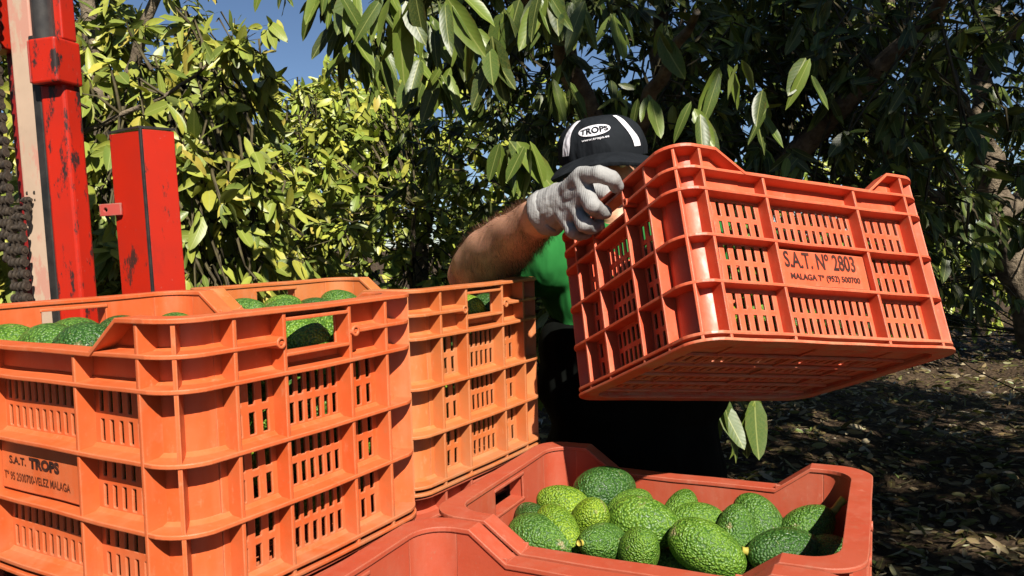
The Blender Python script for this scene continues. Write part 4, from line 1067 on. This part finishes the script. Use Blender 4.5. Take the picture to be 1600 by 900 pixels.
bv = brim.modifiers.new('b', 'BEVEL'); bv.width = .0025; bv.segments = 2
for a0, a1_, wob in ((-.98, -.76, .02), (.78, .99, .03)):
    els = [.02 + 1.1*j/14 for j in range(15)]; vv = []; 
    for j, e in enumerate(els):
        for i in range(4): a = a0 + (a1_-a0)*i/3 + wob*math.sin(j*.55) ; vv.append(dome(a*(1 - .25*e if a0 > 0 else 1 - .1*e), e, .0017))
    ff = [(j*4+i, j*4+i+1, (j+1)*4+i+1, (j+1)*4+i) for j in range(14) for i in range(3)]
    link('cap_stripe', MB().add(vv, ff).mesh('cap_stripe', True), WHITE, cap)
LC = (-.11, .62)                                     # logo centre on the dome (azimuth, elevation)
def on_cap(x, y, off):                              # x, y in metres on the cloth, tilted with the print
    xr = x*math.cos(.05) - y*math.sin(.05); yr = x*math.sin(.05) + y*math.cos(.05)
    el = LC[1] + yr/.076; az = LC[0] + xr/.092/math.cos(LC[1])**.64
    return dome(az, el, off)
vv = [on_cap(0, 0, .0013)]; ff = []
for q in (.35, .7, 1.0):
    for k in range(36): t = 2*math.pi*k/36; vv.append(on_cap(.0325*q*math.cos(t), .0132*q*math.sin(t), .0013))
ff += [(0, 1+k, 1+(k+1) % 36) for k in range(36)]
for q in range(2): ff += [(1+q*36+k, 1+(q+1)*36+k, 1+(q+1)*36+(k+1) % 36, 1+q*36+(k+1) % 36) for k in range(36)]
link('cap_logo', MB().add(vv, ff).mesh('cap_logo', True), WHITE, cap)
def cap_text(body_, wd, hgt, y0, bold, mat, off, arch=False):
    m = text_mesh(body_, hgt, bold); a, b = width(m); k = wd/(b - a)
    for v in m.vertices:
        x = (v.co.x - (a + b)/2)*k; y = v.co.y
        if arch: y = y*(1 - .35*(x/(wd/2))**2) + .10*hgt*(x/(wd/2))**2
        v.co = on_cap(x, y0 + y, off)
    link('lettering', m, mat, cap)
cap_text('TROPS', .0550, .0205, -.0074, .0008, CAPM, .0021, True)
cap_text('www.trops.es', .050, .0070, -.0216, .0001, WHITE, .0017)

# ------------------------------------------------------------------ forklift
def forklift():
    b0 = at(108, 465, 1.95); b1_ = at(80, 135, 1.95); ax = (b1_ - b0).normalized()
    base = b0 + ax*(-(b0.z)/ax.z)
    X = Vector((math.cos(.25), -math.sin(.25), 0)); X = (X - ax*X.dot(ax)).normalized(); Yv = ax.cross(X)
    M = Matrix((X, Yv, ax)).transposed().to_4x4(); M.translation = base
    t = thing('forklift_mast', 'scratched red forklift mast with hanging chains and a folded red guard post', 'forklift', M)
    Mi = M.inverted(); zb = (Mi @ b1_).z; zt = zb + .11
    def part(name, mb, mat, bev=.004):
        o = link(name, mb.mesh(name), mat, t)
        if bev: q = o.modifiers.new('b', 'BEVEL'); q.width = bev; q.segments = 2; q.limit_method = 'ANGLE'
        return o
    part('mast_rail', MB().box((-.036, 0, .02), (.037, .055, zb + .09)), RED, .008)
    part('rail_edge', MB().box((-.062, .004, .02), (-.0365, .05, zb + .13)), STEEL)
    part('bracket', MB().box((-.030, -.03, zb + .002), (.048, .052, zt)), RED, .006)
    part('bracket_flange', MB().box((-.052, -.012, zb + .01), (-.0305, .05, zt + .004)), PINK)
    part('upper_rail', MB().box((-.052, .012, zt + .004), (.034, .058, zb + .8)), RED)
    o = part('piston', MB().tube([(-.010, .004, zt), (-.010, .004, zb + .8)], .026, 18), STEEL, 0); o.data.polygons.foreach_set('use_smooth', [True]*len(o.data.polygons))
    part('inner_beam', MB().box((-.128, .016, .02), (-.0625, .05, zb + .6)), BEIGE)
    part('channel_web', MB().box((-.215, .085, .02), (-.1285, .13, zb + .8)), DKRED)
    part('outer_rail', MB().box((-.27, .03, zb + .12), (-.175, .10, zb + .8)), RED)
    part('far_rail', MB().box((-.42, .02, .02), (-.345, .10, zb + .8)), DKRED)
    part('cross_beam', MB().box((-.42, .10, .55), (.36, .16, .68)), RED)
    # leaf chains: every link is a pair of plates and a pin
    def chain_link(xs, half):
        m_ = MB().tube([(-half, 0, 0), (half, 0, 0)], .0075, 10)
        for x in xs: m_.tube([(x - .005, 0, 0), (x + .005, 0, 0)], .0150, 12); m_.tube([(x - .004, 0, -.036), (x + .004, 0, -.036)], .0135, 12); m_.box((x - .0042, -.0075, -.036), (x + .0042, .0075, 0))
        m_ = m_.mesh('chain_link', True); m_.set_sharp_from_angle(angle=math.radians(40)); m_.materials.append(CHAIN); return m_
    lk, lk2 = chain_link((-.022, .022), .030), chain_link((-.0085, .0085), .027)
    ztop = (Mi @ at(30, 300, 1.95)).z; q2 = Mi @ at(30, 400, 1.95); c2 = q2.x
    i = 0; z = ztop
    while z > .35:
        k = min(1, i/5); o = link('chain_link', (lk, lk2)[i % 2], None, t); o.location = (c2 - .004 + .010*(1-k), q2.y + .05*(1-k)**2, z); o.scale = (.82*(.62 + .38*k),)*3; i += 1; z -= .0295*(.62 + .38*k)
    q1 = Mi @ at(-4, 200, 1.98); c1 = q1.x; z = zb + .4; i = 0
    while z > ztop - .15:
        o = link('chain_link', (lk, lk2)[i % 2], None, t); o.location = (c1, q1.y, z); o.scale = (.8,)*3; i += 1; z -= .029
    # folded guard post
    def plate(p, q, z0, z1, th_):
        p, q = Vector(p), Vector(q); d = (q - p); nn = Vector((-d.y, d.x, 0)).normalized()*th_
        vs = [p, q, q + nn, p + nn]; vs = [(v.x, v.y, z0) for v in vs] + [(v.x, v.y, z1) for v in vs]
        return MB().add(vs, [(3,2,1,0),(4,5,6,7),(0,1,5,4),(1,2,6,5),(2,3,7,6),(3,0,4,7)])
    gl_, gm, gr = (Mi @ at(170, 208, 2.06)), (Mi @ at(219, 203, 2.01)), (Mi @ at(272, 206, 2.07)); zt2 = gm.z
    lo = (Mi @ at(240, 450, 2.01)); dxl = 0
    part('guard_plate', plate((gl_.x, gl_.y, 0), (gm.x - .0035, gm.y, 0), .5, zt2, .006), REDC, .0015)
    part('guard_plate', plate((gm.x + .0045, gm.y, 0), (gr.x, gr.y, 0), .5, zt2 + .002, .006), REDC, .0015)
    part('guard_edge', MB().box((gm.x - .0038, gm.y - .004, .5), (gm.x + .0048, gm.y + .010, zt2 + .004)), STEEL, .002)
    part('guard_top', MB().add([(gl_.x-.004, gl_.y, zt2), (gm.x, gm.y-.006, zt2+.0045), (gr.x+.004, gr.y, zt2+.002), (gm.x, gm.y+.09, zt2+.002)], [(0,1,2,3)]).mesh and MB().add([(gl_.x-.004, gl_.y, zt2+.002), (gm.x, gm.y-.006, zt2+.0045), (gr.x+.004, gr.y, zt2+.003), (gm.x, gm.y+.06, zt2+.002), (gl_.x-.004, gl_.y, zt2+.008), (gm.x, gm.y-.006, zt2+.0105), (gr.x+.004, gr.y, zt2+.009), (gm.x, gm.y+.06, zt2+.008)], [(3,2,1,0),(4,5,6,7),(0,1,5,4),(1,2,6,5),(2,3,7,6),(3,0,4,7)]), STEEL, 0)
    # lug with a hole
    c = (Mi @ at(165, 328, 2.05)); vs = []; fs = []; n = 16
    for k in range(n):
        a = 2*math.pi*k/n; ca, sa = math.cos(a), math.sin(a); m_ = max(abs(ca), abs(sa))
        ox = .019*ca/m_ if ca < 0 else .046*ca/m_; oz = .0155*sa/m_
        for y in (0, .006): vs += [(c.x + .006*ca, c.y + y, c.z + .006*sa), (c.x + ox, c.y + y, c.z + oz)]
    for k in range(n):
        p, q = k*4, ((k+1) % n)*4
        fs += [(p, p+1, q+1, q), (p+2, q+2, q+3, p+3), (p+1, p+3, q+3, q+1), (p, q, q+2, p+2)]
    part('lug', MB().add(vs, fs), PINK, 0)
forklift()
